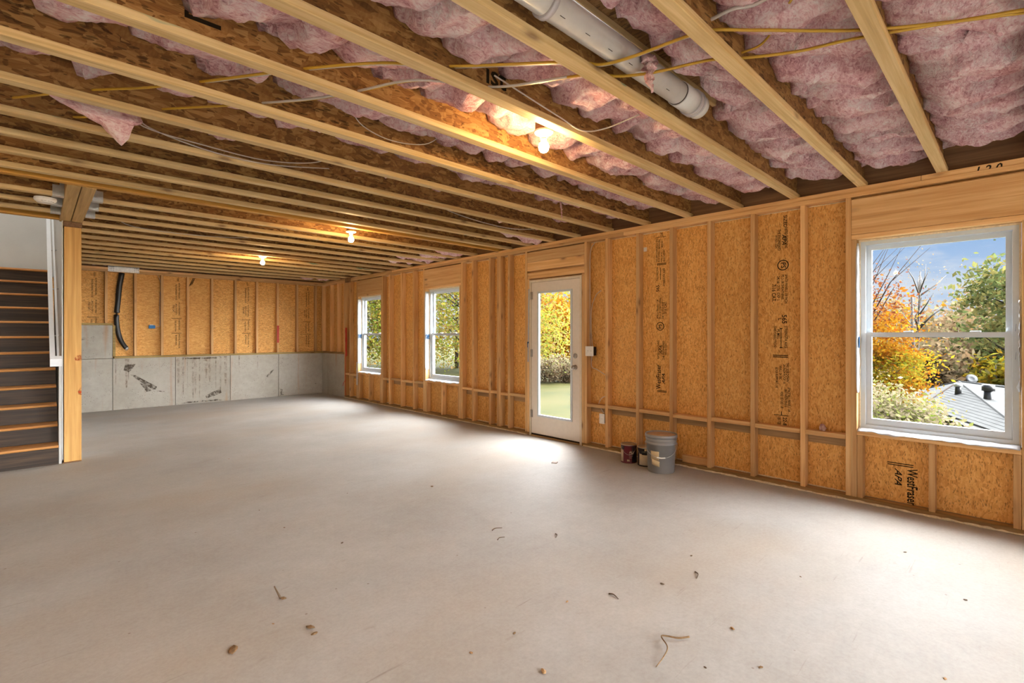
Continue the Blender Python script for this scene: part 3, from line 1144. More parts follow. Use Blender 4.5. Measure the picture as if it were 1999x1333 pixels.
# unseen sliding doors, added behind the camera to let in fill daylight
for k, (a, c) in enumerate(FW):
    pd = link('door_%d' % (k + 2), frame_mesh('added_patio_door', a, c, 0, 0, 0, 0, 0, 0, 0, 0) if 0 else boxes_mesh('added_patio_door', [
        (a, a + 0.06, YF - 0.12, YF - 0.02, 0, WZ1), (c - 0.06, c, YF - 0.12, YF - 0.02, 0, WZ1), (a + 0.06, c - 0.06, YF - 0.12, YF - 0.02, WZ1 - 0.06, WZ1),
        (a + 0.06, c - 0.06, YF - 0.12, YF - 0.02, 0, 0.05), ((a + c) / 2 - 0.05, (a + c) / 2 + 0.05, YF - 0.1, YF - 0.04, 0.05, WZ1 - 0.06)]), M_WHITE)
    tag(pd, 'unseen white framed sliding glass door added in the end wall for daylight', kind='structure')
    for u, w_ in ((a + 0.055, (a + c) / 2 - 0.045), ((a + c) / 2 + 0.045, c - 0.055)):
        box('glass_pane', u, w_, YF - 0.075, YF - 0.07, 0.045, WZ1 - 0.055, M_GLASS, pd, 0)

# ---- door -------------------------------------------------------------------
door = link('door_1', frame_mesh('door_slab', 0.006, 0.05, 0, 0.806, 0, 2.0, 0.115, 0.115, 0.245, 0.125), M_DOOR, None, (W, 3.726, 0.025))
tag(door, 'white full-glass exterior door in the framed wall', kind='structure')
lite = link('lite_frame', frame_mesh('lite_frame', -0.004, 0.02, 0.112, 0.694, 0.242, 1.878, 0.026, 0.026, 0.026, 0.026), M_WHITE, door)
lbox('glass_pane', (0.022, 0.03, 0.116, 0.69, 0.246, 1.874), M_GLASS, door, 0)
bm = bmesh.new()
for y in (-0.034, 0.81):
    bm_box(bm, 0.0, 0.115, y, y + 0.03, -0.024, 2.035)
bm_box(bm, 0.0, 0.115, -0.004, 0.81, 2.005, 2.035)
bm_box(bm, 0.052, 0.064, -0.004, 0.012, -0.02, 2.005)
bm_box(bm, 0.052, 0.064, 0.794, 0.81, -0.02, 2.005)
link('door_frame', me_from_bm(bm, 'door_frame'), plain('door_frame_wood', (0.66, 0.56, 0.43), 0.55, 0.3, 0, 0.06), door)
lbox('threshold', (-0.012, 0.115, -0.004, 0.81, -0.0245, -0.006), M_TREAT, door)
lbox('door_sweep', (0.002, 0.012, 0.0, 0.806, -0.016, 0.012), M_DARK, door, 0.001)
for z in (0.22, 1.02, 1.78):
    h_ = link('hinge', lathe('hinge', [(0, 0), (0.007, 0), (0.007, 0.1), (0, 0.1)], 10), M_KNOB, door, (-0.004, 0.808, z))
    lbox('hinge_leaf', (0.001, 0.004, -0.03, 0.0, 0.0, 0.1), M_KNOB, h_, 0)
KX = [(0, 0), (0.031, 0.0), (0.031, 0.005), (0.026, 0.012), (0.013, 0.015), (0.013, 0.02)]
dl = link('deadbolt', lathe('deadbolt', KX + [(0.010, 0.022), (0, 0.022)]), M_KNOB, door, (0.005, 0.065, 1.055), (0, R(-90), 0))
lbox('thumb_turn', (-0.014, 0.014, -0.004, 0.004, 0.022, 0.038), M_KNOB, dl, 0.002)
link('door_knob', lathe('door_knob', KX + [(0.012, 0.03), (0.026, 0.038), (0.03, 0.05), (0.026, 0.062), (0.012, 0.068), (0, 0.069)]), M_KNOB, door, (0.005, 0.065, 0.915), (0, R(-90), 0))
# foam and wrap showing round the door frame
bead('shim_foam', [(0.01, -0.038, 0.0), (0.01, -0.038, 2.04)], 0.006, 55, door)
cloth('jamb_wrap', lambda u, v: (-0.006 - 0.003 * noise.noise((u * 6, v, 2)), 0.835 + 0.012 * (1 - u) + v * 0.022, 0.95 + u * 0.97), 24, 3, M_WRAP, door)
text_at('printed_letters', 'r', 0.16, (W - 0.0125, 3.726 + 0.872, 1.17), (0, -1, 0), (0, 0, 1), M_BLUE, door, 0, 0.5)

# ================================================================== PRINTED LETTERING
RX, RY = (0, -1, 0), (0, 0, 1)           # upright text on the right wall: reads towards -Y
DN = ((0, 0, -1), (0, -1, 0))            # reads downwards
UP = ((0, 0, 1), (0, 1, 0))              # reads upwards
XT = XS - 0.0012


def pr(panel, body, size, y, z, mode, shear=0.0, squash=1.0):
    d = DN if mode == 'dn' else UP
    return text_at('printed_lettering', body, size, (XT, y, z), d[0], d[1], M_INK, panel, shear, squash)


def bar(panel, y0, y1, z0, z1):
    return box('printed_bar', XT, XT + 0.0004, y0, y1, z0, z1, M_INK, panel, 0)


def ring(panel, y, z, r):
    bm = bmesh.new()
    n = 20
    a = [bm.verts.new((0, r * math.cos(6.2832 * i / n), r * math.sin(6.2832 * i / n))) for i in range(n)]
    c = [bm.verts.new((0, 0.82 * r * math.cos(6.2832 * i / n), 0.82 * r * math.sin(6.2832 * i / n))) for i in range(n)]
    for i in range(n):
        bm.faces.new((a[i], a[(i + 1) % n], c[(i + 1) % n], c[i]))
    link('printed_ring', me_from_bm(bm, 'ring'), M_INK, panel, Vector((XT, y, z)) - panel.location)


pA = panels[(1.54, 'up')]
pB = panels[(2.73, 'up')]
pC = panels[(0.46, 'low')]
# panel between studs near the right window, reading downwards
pr(pA, 'SIZED', 0.042, 1.485, 2.41, 'dn')
pr(pA, 'RATED SHEATHING', 0.034, 1.475, 2.30, 'dn', 0, 0.62)
pr(pA, 'APA', 0.05, 1.497, 2.24, 'dn', 0.3)
pr(pA, 'THE ENGINEERED', 0.032, 1.532, 2.29, 'dn', 0, 0.75)
pr(pA, 'WOOD ASSN', 0.028, 1.556, 2.24, 'dn', 0, 0.7)
ring(pA, 1.49, 1.965, 0.048)
pr(pA, 'PS', 0.055, 1.506, 1.99, 'dn')
pr(pA, 'SPACE PANELS 1/8 INCH', 0.03, 1.473, 1.88, 'dn', 0, 0.8)
pr(pA, 'PS 2-18 SHEATHING', 0.03, 1.503, 1.88, 'dn', 0, 0.85)
pr(pA, '24/16  7/16  EXP 1', 0.034, 1.540, 1.87, 'dn', 0, 0.85)
pr(pA, '7/16 CAT.', 0.048, 1.582, 1.80, 'dn', 0, 0.8)
pr(pA, '565', 0.055, 1.497, 1.52, 'dn')
pr(pA, 'L', 0.04, 1.53, 1.49, 'dn')
pr(pA, 'STRENGTH AXIS', 0.034, 1.477, 1.42, 'dn', 0, 0.8)
bar(pA, 1.503, 1.509, 1.22, 1.40)
bar(pA, 1.494, 1.518, 1.392, 1.40)
bar(pA, 1.494, 1.518, 1.22, 1.228)
pr(pA, 'PS MILL', 0.034, 1.540, 1.39, 'dn', 0, 0.8)
pr(pA, 'THIS DIRECTION', 0.03, 1.567, 1.42, 'dn', 0, 0.85)
bar(pA, 1.45, 1.575, 1.150, 1.158)
bar(pA, 1.45, 1.575, 1.135, 1.143)
for k, (t, y) in enumerate((('THIS SIDE DOWN', 1.462), ('24 INCH ROOF 16', 1.488), ('WALL 24 OC', 1.520), ('EDGE SUPPORT 1/8', 1.552))):
    pr(pA, t, 0.03, y, 1.09 - 0.015 * k, 'dn', 0, 0.72)
for k, (t, y) in enumerate((('SPACE ALL PANELS 1/8', 1.450), ('BETWEEN ENDS', 1.477), ('AND EDGES 1/8', 1.508))):
    pr(pA, t, 0.03, y, 0.87 - 0.02 * k, 'dn', 0, 0.72)
bar(pA, 1.445, 1.565, 0.612, 0.618)
bar(pA, 1.500, 1.506, 0.612, 0.65)
pr(pA, '22-87', 0.045, 1.49, 0.60, 'dn', 0, 0.9)
pr(pA, '15/10/23', 0.042, 1.535, 0.605, 'dn', 0, 0.7)
# panel beside the bucket, reading upwards
YB_ = 2.70
pr(pB, 'WestFraser', 0.075, YB_ - 0.005, 0.755, 'up', 0, 0.72)
bar(pB, YB_ - 0.075, YB_ + 0.035, 0.735, 0.742)
bar(pB, YB_ - 0.075, YB_ + 0.035, 0.722, 0.729)
pr(pB, 'APA', 0.05, YB_ - 0.055, 0.81, 'up', 0.4, 1.2)
pr(pB, 'RATED SHEATHING', 0.032, YB_ + 0.01, 1.08, 'up', 0, 0.7)
pr(pB, 'APA', 0.05, YB_ - 0.022, 1.13, 'up', 0.3)
pr(pB, 'THE ENGINEERED', 0.032, YB_ - 0.05, 1.07, 'up', 0, 0.8)
pr(pB, 'WOOD ASSN', 0.026, YB_ - 0.075, 1.12, 'up', 0, 0.8)
ring(pB, YB_, 1.43, 0.046)
pr(pB, 'PS', 0.052, YB_ - 0.017, 1.402, 'up')
pr(pB, 'SPACE PANELS 1/8', 0.03, YB_ + 0.02, 1.51, 'up', 0, 0.85)
pr(pB, 'PS 2-18 SHEATHING', 0.03, YB_ - 0.008, 1.51, 'up', 0, 0.85)
pr(pB, '24/16 7/16 EXP 1', 0.032, YB_ - 0.042, 1.51, 'up', 0, 0.9)
pr(pB, '7/16 CAT.', 0.042, YB_ - 0.075, 1.56, 'up', 0, 0.75)
pr(pB, '565', 0.05, YB_ + 0.012, 1.80, 'up')
pr(pB, 'THIS DIRECTION', 0.028, YB_ + 0.025, 1.92, 'up', 0, 0.7)
pr(pB, 'STRENGTH AXIS', 0.03, YB_ - 0.055, 1.86, 'up', 0, 0.85)
bar(pB, YB_ - 0.006, YB_, 1.93, 2.06)
bar(pB, YB_ - 0.07, YB_ + 0.04, 2.10, 2.107)
bar(pB, YB_ - 0.07, YB_ + 0.04, 2.088, 2.095)
for t, y in (('THIS SIDE DOWN', YB_ + 0.03), ('ROOF 24 WALL 16', YB_ + 0.005), ('WALL 24 OC', YB_ - 0.025), ('EDGE SUPPORT', YB_ - 0.055)):
    pr(pB, t, 0.028, y, 2.12, 'up', 0, 0.66)
for t, y in (('SPACE ALL PANELS', YB_ + 0.03), ('BETWEEN ENDS', YB_ + 0.002), ('AND EDGES', YB_ - 0.03)):
    pr(pB, t, 0.026, y, 2.27, 'up', 0, 0.5)
bar(pB, YB_ - 0.07, YB_ + 0.05, 2.385, 2.39)
pr(pB, '22-87', 0.04, YB_ - 0.03, 2.395, 'up', 0, 0.45)
# lower panel under the first window
pr(pC, 'WestFraser', 0.088, 0.612, 0.312, 'dn', 0, 0.66)
pr(pC, 'APA', 0.062, 0.688, 0.30, 'dn', 0.45, 1.1)
bar(pC, 0.575, 0.735, 0.337, 0.344)
bar(pC, 0.575, 0.735, 0.322, 0.329)
# small note stapled beside the stud
nt_ = box('paper_tag', XS - 0.003, XS - 0.001, 2.86, 2.90, 2.255, 2.30, M_PLATE, pB, 0)
# far bay stamps
for key, y in ((5.18, 5.60),):
    pp = panels.get((5.18, 'up'))
    if pp:
        for k, (t, s) in enumerate((('RATED SHEATHING', 0.03), ('THE ENGINEERED', 0.03), ('24/16 7/16', 0.034), ('PS 2-18', 0.03))):
            pr(pp, t, s, 5.80 + 0.0 - 0.03 * (k % 2), 2.3 - 0.36 * k, 'dn', 0, 0.9)
pp = panels.get((6.54, 'low'))
pp2 = panels.get((8.96, 'low'))
if pp2:
    pr(pp2, 'WestFraser', 0.075, 8.62, 0.33, 'dn', 0, 0.6)
# stamps on the back wall
DNB = ((0, 0, -1), (1, 0, 0))
for pi, x, z1 in ((1, 0.70, 2.43), (2, 1.93, 2.43), (3, 3.15, 2.43), (4, 4.41, 2.41)):
    lines = [('SIZED', 0.03, 0.035), ('RATED SHEATHING APA', 0.05, 0.034), ('THE ENGINEERED WOOD', -0.0, 0.034), ('PS 2-18 SHEATHING', 0.05, 0.034), ('24/16 7/16 EXP 1', 0.0, 0.038),
             ('7/16 CAT.', -0.045, 0.045), ('STRENGTH AXIS', 0.05, 0.034), ('THIS SIDE DOWN', -0.01, 0.034), ('SPACE ALL PANELS 1/8', 0.05, 0.034), ('BETWEEN ENDS', 0.0, 0.034)]
    zz = [0.0, 0.1, 0.12, 0.48, 0.5, 0.52, 0.80, 0.82, 1.08, 1.1]
    lim = 0.86 if pi == 1 else 1.45
    for (t, dx, s), dz in zip(lines, zz):
        if dz > lim:
            continue
        text_at('printed_lettering', t, s, (x + dx, YB + 0.088, z1 - dz), DNB[0], DNB[1], M_INK, bpan[pi], 0, 0.8)
    for dz in (0.79, 1.07):
        if dz < lim:
            box('printed_bar', x - 0.06, x + 0.1, YB + 0.0875, YB + 0.0882, z1 - dz, z1 - dz + 0.008, M_INK, bpan[pi], 0)
for dx in (0.0, 0.025, 0.05):
    blot('ink_stroke', [(2.145 + dx, YB + 0.0885, 2.27 + dx), (2.155 + dx, YB + 0.0885, 2.265 + dx), (2.225 + dx * 0.6, YB + 0.0885, 2.44), (2.215 + dx * 0.6, YB + 0.0885, 2.44)], M_INK, bpan[2], (0, -1, 0))
# marks on joist webs
jw = joist_objs[(1.819, False)]
text_at('printed_lettering', 'ist', 0.15, (1.60, 1.819 + FWD / 2 - 0.006, 2.595), (1, 0, 0), (0, 0, 1), M_INK, jw)
jw = joist_objs[(2.311, False)]
box('printed_bar', 0.43, 0.445, 2.311 + FWD / 2 - 0.0062, 2.311 + FWD / 2 - 0.0055, 2.62, 2.72, M_INK, jw, 0)
box('printed_bar', 0.445, 0.56, 2.311 + FWD / 2 - 0.0062, 2.311 + FWD / 2 - 0.0055, 2.62, 2.638, M_INK, jw, 0)
# carpenter's figure half hidden on the upper plate
mk_ = [c for c in wall_right.children if c.name.startswith('top_plate')][1]
text_at('pencil_mark', '1 2 0', 0.075, (W - 0.0008, 0.235, 2.462), RX, RY, M_INK, mk_, 0.25, 0.9)
# stray scuffs and rust on the far concrete are in its material; one long gouge is real dirt
_cp = [c for c in wall_back.children if c.name.startswith('concrete_panel')]
M_DIRT = stain('dirt_smear', (0.10, 0.08, 0.06), 0.38, 0.60, 26)
pan = min(_cp, key=lambda c: abs(c.location.x - 1.44) + abs(c.location.z - 0.45))
for pts in ([(1.15, 0.80), (1.30, 0.80), (1.24, 0.70), (1.20, 0.66), (1.13, 0.70)],
            [(1.22, 0.62), (1.30, 0.60), (1.62, 0.37), (1.60, 0.32), (1.54, 0.33), (1.46, 0.40)],
            [(1.36, 0.46), (1.44, 0.42), (1.54, 0.30), (1.46, 0.29)],
            [(1.62, 0.30), (1.74, 0.275), (1.74, 0.265), (1.62, 0.28)]):
    blot('dirt_smear', [(x, L, z) for x, z in pts], M_DIRT, pan, (0, -1, 0), 0.0008)

M_RUST = stain('rust_streak', (0.36, 0.22, 0.12), 0.42, 0.85, 14)
rr = random.Random(21)
for x in (1.02, 1.17, 1.20, 1.95, 2.03, 2.10, 2.19, 2.23, 2.30, 2.41, 2.47, 2.58, 2.66, 2.75, 3.0, 3.35):
    pan = min(_cp, key=lambda c: abs(c.location.x - x) + abs(c.location.z - 0.45))
    w_ = rr.uniform(0.008, 0.028)
    zl = rr.uniform(0.05, 0.6)
    blot('rust_streak', [(x - w_, L, 0.90), (x + w_, L, 0.90), (x + w_ * 0.6, L, zl + 0.1), (x, L, zl), (x - w_ * 0.5, L, zl + 0.1)], M_RUST, pan, (0, -1, 0), 0.0007)
for pts in ([(2.40, 0.13), (2.52, 0.20), (2.66, 0.25), (2.68, 0.17), (2.55, 0.12), (2.42, 0.08)], [(2.06, 0.865), (2.6, 0.86), (2.6, 0.885), (2.06, 0.89)],
            [(3.80, 0.02), (3.88, 0.02), (3.86, 0.14), (3.81, 0.16)], [(3.52, 0.45), (3.62, 0.56), (3.68, 0.59), (3.64, 0.53), (3.55, 0.43)], [(2.0, 0.02), (2.7, 0.02), (2.6, 0.05), (2.1, 0.045)]):
    pan = min(_cp, key=lambda c: abs(c.location.x - pts[0][0] - 0.05) + abs(c.location.z - 0.45))
    blot('dirt_smear', [(x, L, z) for x, z in pts], M_DIRT, pan, (0, -1, 0), 0.0009)

# ================================================================== INSULATION
batt_label = 'pink fibreglass insulation batt stuffed between two ceiling joists'
G_BATT = 'pink insulation batts between the joists'


def batt(x0, x1, y0, y1, zb, seed, label=batt_label, group=G_BATT, wild=1.0, droop=0.0):
    nx = max(10, int((x1 - x0) / 0.024))
    ny = 16
    bm = bmesh.new()
    cx, cy = (x0 + x1) / 2, (y0 + y1) / 2
    rr = random.Random(seed)
    ridge = [rr.uniform(0, 1) for _ in range(6)]
    grid = []
    for i in range(nx + 1):
        u = i / nx
        row = []
        for j in range(ny + 1):
            v = j / ny
            x = x0 + (x1 - x0) * u
            y = y0 + (y1 - y0) * v
            e = min(v, 1 - v) * 2
            eu = min(u, 1 - u) * (x1 - x0)
            z = zb + 0.05 * (1 - min(1, e * 1.6) ** 0.6)
            z += 0.055 * (1 - min(1, eu / 0.10)) ** 1.7
            p = Vector((x * 1.0 + seed, y * 1.0, 0.0))
            z += wild * 0.060 * noise.noise(p * 3.2)
            z += wild * 0.040 * noise.noise(p * 8.0 + Vector((0, 0, 3)))
            z += wild * 0.020 * noise.noise(p * 19 + Vector((0, 5, 3)))
            # folds across the bay: soft steps that overlap like torn tufts
            w_ = (x + 0.20 * noise.noise(p * 2.6 + Vector((9, 0, 0))) + (0.10 + 0.25 * ridge[1]) * (v - 0.5)) / 0.30 + ridge[0]
            f = w_ - math.floor(w_)
            z += wild * (0.075 * (f ** 2.0) - 0.025)
            z -= droop * max(0, 1 - abs(u - 0.8) * 5) * e
            xx = x + wild * 0.012 * noise.noise(p * 11 + Vector((2, 2, 2)))
            yy = y + wild * 0.010 * noise.noise(p * 9 + Vector((7, 2, 2))) * e
            row.append(bm.verts.new((xx - cx, yy - cy, min(z, ZT - 0.01) - zb)))
        grid.append(row)
    top = ZT - 0.004 - zb
    for i in range(nx):
        for j in range(ny):
            bm.faces.new((grid[i][j], grid[i][j + 1], grid[i + 1][j + 1], grid[i + 1][j]))
    # sides up to the subfloor
    loop = [grid[i][0] for i in range(nx + 1)] + [grid[nx][j] for j in range(1, ny + 1)] + [grid[i][ny] for i in range(nx - 1, -1, -1)] + [grid[0][j] for j in range(ny - 1, 0, -1)]
    up = [bm.verts.new((q.co.x, q.co.y, top)) for q in loop]
    for k in range(len(loop)):
        j = (k + 1) % len(loop)
        bm.faces.new((loop[k], loop[j], up[j], up[k]))
    bm.faces.new(up[::-1])
    bmesh.ops.recalc_face_normals(bm, faces=bm.faces)
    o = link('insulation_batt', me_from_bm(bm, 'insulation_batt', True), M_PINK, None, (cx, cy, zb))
    return tag(o, label, 'insulation', group)


sd = 1
for a, c in zip(JOISTS, JOISTS[1:]):
    y0, y1 = a + FWD / 2 + 0.006, c + FWD / 2 - 0.006
    if a < -0.7 or a > 3.75:
        continue
    bay = {-61: 'three bays short of the drain pipe', -12: 'two bays short of the drain pipe', 37: 'in the bay before the drain pipe', 85: 'sharing its joist bay with the drain pipe',
           134: 'between drain pipe and bare bulb', 181: 'in the joist bay of the bare bulb', 231: 'in the bay past the bare bulb', 278: 'two bays past the bare bulb',
           326: 'in the bay of the hanging torn flap', 374: 'in the bay past the torn flap'}[int(round(a * 100, 3))]
    cuts = [XL + 0.05]
    rr = random.Random(int(a * 100))
    while cuts[-1] < W - 0.9:
        cuts.append(cuts[-1] + rr.uniform(0.75, 1.25))
    cuts[-1] = W + 0.04
    nseg = len(cuts) - 1
    for q_, (x0, x1) in enumerate(zip(cuts, cuts[1:])):
        sd += 1
        od = nseg - q_
        lab_ = 'pink insulation batt %s %s' % (('at the window wall end,', 'second from the window wall,', 'third from the window wall,', 'fourth from the window wall,', 'fifth from the window wall,', 'sixth from the window wall,', 'seventh from the window wall,', 'eighth from the window wall,')[od - 1], bay)
        zb = 2.645 if a < 1.0 else 2.64 + 0.012 * (a - 1)
        if a > 3.7:
            if x0 < 3.0:
                continue
            zb = 2.65
        if abs(a - 0.855) < 0.01 and x0 < 2.75:
            # the drain pipe shares this bay: batts sit beside and above it
            batt(x0 + 0.004, min(x1, 9) - 0.004, y0, 1.20, zb, sd * 3.7, lab_)
            continue
        batt(x0 + 0.004, x1 - 0.004, y0, y1, zb + rr.uniform(-0.006, 0.012), sd * 3.7, lab_)
# short pieces left at the wall end of the farther bays
for y0, y1, x0 in ((4.18, 4.57, 4.15), (5.75, 6.13, 4.2), (6.15, 6.54, 4.25), (6.56, 7.02, 4.1), (7.05, 7.49, 4.2), (10.40, 10.87, 4.0)):
    sd += 1
    batt(x0, W + 0.04, y0, y1, 2.572, sd * 2.9, 'short pink insulation piece at the wall plate above %s' % ('the studs left of the glazed door' if y0 < 5 else 'the far windows' if y0 < 9 else 'the concrete corner'), 'insulation ends at the wall')
batt(0.36, 0.98, 10.92, 11.19, 2.575, 77.0, 'pink insulation piece above the back wall beside the steel nail plate', None)


def tuft(name, pts, rads, label, seed, group=None):
    """ragged hanging strand of wool"""
    rr = random.Random(seed)
    P = catmull(pts, 5)
    o0 = P[0].copy()
    bm = bmesh.new()
    n = len(P)
    rad = []
    for i in range(n):
        t = i / (n - 1)
        k = t * (len(rads) - 1)
        a = int(min(k, len(rads) - 2))
        rad.append((rads[a] + (rads[a + 1] - rads[a]) * (k - a)) * rr.uniform(0.75, 1.2))
    bm_tube(bm, [p - o0 + Vector((rr.uniform(-1, 1), rr.uniform(-1, 1), 0)) * rad[i] * 0.3 for i, p in enumerate(P)], rad, 9)
    for v_ in bm.verts:
        q = v_.co * 60 + Vector((seed, 0, 0))
        v_.co += Vector((noise.noise(q), noise.noise(q + Vector((5, 0, 0))), noise.noise(q + Vector((0, 5, 0))))) * 0.008
    o = link(name, me_from_bm(bm, name, True), M_PINK, None, o0)
    return tag(o, label, 'insulation', group)


# torn flap hanging below the joists on the stair side
bm = bmesh.new()
fp = [(0.02, 2.60), (0.14, 2.545), (0.26, 2.49), (0.345, 2.40), (0.375, 2.44), (0.395, 2.52), (0.44, 2.56), (0.40, 2.66), (0.20, 2.68), (0.0, 2.68)]
def flap_pt(x, z, s):
    q = Vector((x * 22, z * 22, s * 3))
    return (x + 0.008 * noise.noise(q), 3.50 + s * 0.028 + 0.02 * noise.noise(q + Vector((4, 0, 0))), z + 0.008 * noise.noise(q + Vector((0, 4, 0))))
ring_ = []
for (xa, za), (xb, zb_) in zip(fp, fp[1:] + fp[:1]):
    for k in range(5):
        t = k / 5
        ring_.append((xa + (xb - xa) * t, za + (zb_ - za) * t))
cx_, cz_ = sum(p[0] for p in ring_) / len(ring_), sum(p[1] for p in ring_) / len(ring_)
lay = []
for s in (-1, 1):
    rings = []
    for k in (1.0, 0.8, 0.5, 0.25):
        rings.append([bm.verts.new(flap_pt(cx_ + (x - cx_) * k, cz_ + (z - cz_) * k, s * (1.0 if k < 0.95 else 0.55) * (1.3 - 0.3 * k))) for x, z in ring_])
    cv = bm.verts.new(flap_pt(cx_, cz_, s * 1.4))
    n_ = len(ring_)
    for A, B in zip(rings, rings[1:]):
        for i in range(n_):
            bm.faces.new((A[i], A[(i + 1) % n_], B[(i + 1) % n_], B[i]))
    for i in range(n_):
        bm.faces.new((rings[-1][i], rings[-1][(i + 1) % n_], cv))
    lay.append(rings[0])
for i in range(len(ring_)):
    bm.faces.new((lay[0][i], lay[1][i], lay[1][(i + 1) % len(ring_)], lay[0][(i + 1) % len(ring_)]))
bmesh.ops.recalc_face_normals(bm, faces=bm.faces)
o = link('insulation_flap', me_from_bm(bm, 'insulation_flap', True), M_PINK)
tag(o, 'torn pink insulation flap hanging in a pointed corner below a joist', 'insulation')
tuft('insulation_strand', [(2.02, 1.19, 2.62), (2.03, 1.185, 2.56), (2.02, 1.18, 2.50), (2.035, 1.18, 2.455)], [0.03, 0.026, 0.016, 0.004], 'ragged pink insulation strand dangling in front of the drain pipe', 5)
tuft('insulation_strand', [(3.52, 3.0, 2.62), (3.53, 2.99, 2.54), (3.53, 2.985, 2.46), (3.535, 2.98, 2.41)], [0.014, 0.01, 0.008, 0.003], 'thin pale insulation strand dangling below joists toward the glazed door', 6)
tuft('insulation_tuft', [(W + 0.05, 1.165, 0.545), (W + 0.045, 1.175, 0.555), (W + 0.04, 1.19, 0.545)], [0.012, 0.03, 0.014], 'small pink insulation tuft lying on blocking beside the right window', 8)

# ================================================================== PIPE
YP, ZP, RP = 1.272, 2.628, 0.057
pipe = empty('drain_pipe', (2.7, YP, ZP), 'white plastic drain pipe with couplings slung between ceiling joists', 'pipe')


def cyl_x(name, x0, x1, r, mat, parent, seg=32, r_in=None):
    prof_ = [(0, 0), (r, 0), (r, x1 - x0), (0, x1 - x0)] if r_in is None else [(r_in, 0), (r, 0), (r, x1 - x0), (r_in, x1 - x0), (r_in, 0)]
    me = lathe(name, prof_, seg)
    for p_ in me.polygons:
        p_.use_smooth = len(p_.vertices) == 4 and abs(p_.normal.z) < 0.5
    return link(name, me, mat, parent, Vector((x0, YP, ZP)) - parent.location, (0, R(90), 0))


cyl_x('pipe_run', -2.2, 2.50, RP, M_PVC, pipe)
cyl_x('coupling', 1.40, 1.425, RP + 0.010, M_PVCRING, pipe)
cyl_x('seam_ring', 2.452, 2.457, RP + 0.0015, M_DARK, pipe)
cyl_x('bend_socket', 2.457, 2.60, RP + 0.006, M_PVC, pipe)
cyl_x('end_collar', 2.60, 2.618, RP + 0.013, M_PVCRING, pipe)
cyl_x('end_collar', 2.618, 2.632, RP + 0.009, M_PVC, pipe)
cyl_x('end_collar', 2.632, 2.645, RP + 0.013, M_PVCRING, pipe)
cyl_x('end_cap', 2.645, 2.70, RP + 0.005, M_PVC, pipe)
for k, x in enumerate((1.46, 1.62, 1.78, 1.94, 2.12, 2.28)):
    me = lathe('print_speck', [(0.0, 0), (0.0013, 0.0), (0.0013, 0.03), (0, 0.03)], 5)
    link('print_speck', me, M_INK, pipe, Vector((x, YP - 0.030, ZP - RP * 0.855)) - pipe.location, (0, R(90), 0))

# ================================================================== CABLES
def cable(path, mat, label, r=0.0055, group=None, flat=None):
    o = tube('electrical_cable', path, r, mat, None, 6, True, 6)
    return tag(o, label, 'cable', group)


ZC = 2.595
A = [(2.753, -0.006), (2.628, 0.191), (2.43, 0.459), (2.128, 0.751), (1.993, 0.882), (1.955, 0.99), (1.886, 1.185), (1.84, 1.32), (1.786, 1.407), (1.682, 1.519), (1.371, 1.861), (1.142, 2.042), (0.9, 2.347), (0.745, 2.577), (0.583, 2.819), (0.392, 3.086), (0.198, 3.308), (-0.086, 3.695)]
B = [(2.719, -0.006), (2.483, 0.469), (2.408, 0.679), (2.287, 0.872), (2.195, 0.983), (2.065, 1.185), (1.975, 1.32), (1.914, 1.416), (1.851, 1.521), (1.666, 1.833), (1.351, 2.043), (1.195, 2.345), (1.068, 2.579), (0.873, 2.845), (0.684, 3.077), (0.49, 3.315), (0.263, 3.647), (0.117, 3.815)]


def under_pipe(p, z):
    return z - 0.026 if 1.18 < p[1] < 1.36 else z


cable([(x, y, under_pipe((x, y), ZC - 0.004)) for x, y in [(3.15, -0.62)] + A], M_YEL, 'yellow electrical cable threaded across the joists and under the drain pipe, upper run', 0.0065)
cable([(x, y, under_pipe((x, y), ZC - 0.008)) for x, y in [(2.99, -0.62)] + B], M_YEL, 'yellow electrical cable threaded across the joists, lower run ending by the hanging flap', 0.0065)
cable([(x + 0.012, y + 0.014, under_pipe((x, y), ZC + 0.002)) for x, y in A[4:15]], M_GREYC, 'grey cable running alongside the upper yellow cable', 0.0065)
cable([(x - 0.02, y - 0.004, under_pipe((x, y), ZC - 0.016)) for x, y in B[8:14]], M_GREYC, 'grey cable running alongside the lower yellow cable', 0.006)
cable([(1.75, 0.30, 2.64), (2.105, 0.62, 2.64), (2.234, 0.716, 2.64), (2.323, 0.808, 2.635), (2.30, 0.884, 2.62)], M_YEL, 'short yellow cable curving into a joist hole above the pipe', 0.0055)
cable([(1.9, 0.40, 2.66), (2.034, 0.689, 2.645), (1.995, 0.80, 2.64), (1.984, 0.889, 2.63)], M_GREYC, 'grey cable curving down into a joist hole near the pipe end', 0.0075)
cable([(1.625, 1.806, 2.62), (1.85, 1.80, 2.59), (2.10, 1.79, 2.555), (2.30, 1.785, 2.535), (2.42, 1.70, 2.56), (2.50, 1.53, 2.61)], M_GREYC, 'thin white cable sagging between joists near the bare bulb', 0.004)
cable([(0.40, 3.60, 2.66), (0.47, 3.69, 2.60), (0.80, 3.70, 2.575), (1.15, 3.69, 2.565), (1.45, 3.62, 2.60), (1.6, 3.5, 2.66)], M_GREYC, 'white cable sagging below joists behind the torn flap', 0.004)
cable([(0.42, 3.62, 2.665), (0.50, 3.70, 2.605), (0.85, 3.72, 2.55), (1.2, 3.71, 2.55), (1.6, 3.65, 2.60)], M_GREYC, 'second white cable sagging lower behind the torn flap', 0.004)
cable([(2.75, 4.02, 2.66), (3.05, 4.06, 2.60), (3.5, 4.10, 2.57), (3.95, 4.08, 2.56), (4.3, 4.0, 2.60), (4.6, 3.95, 2.68)], M_GREYC, 'white cable looping under joists toward the glazed door header', 0.005)
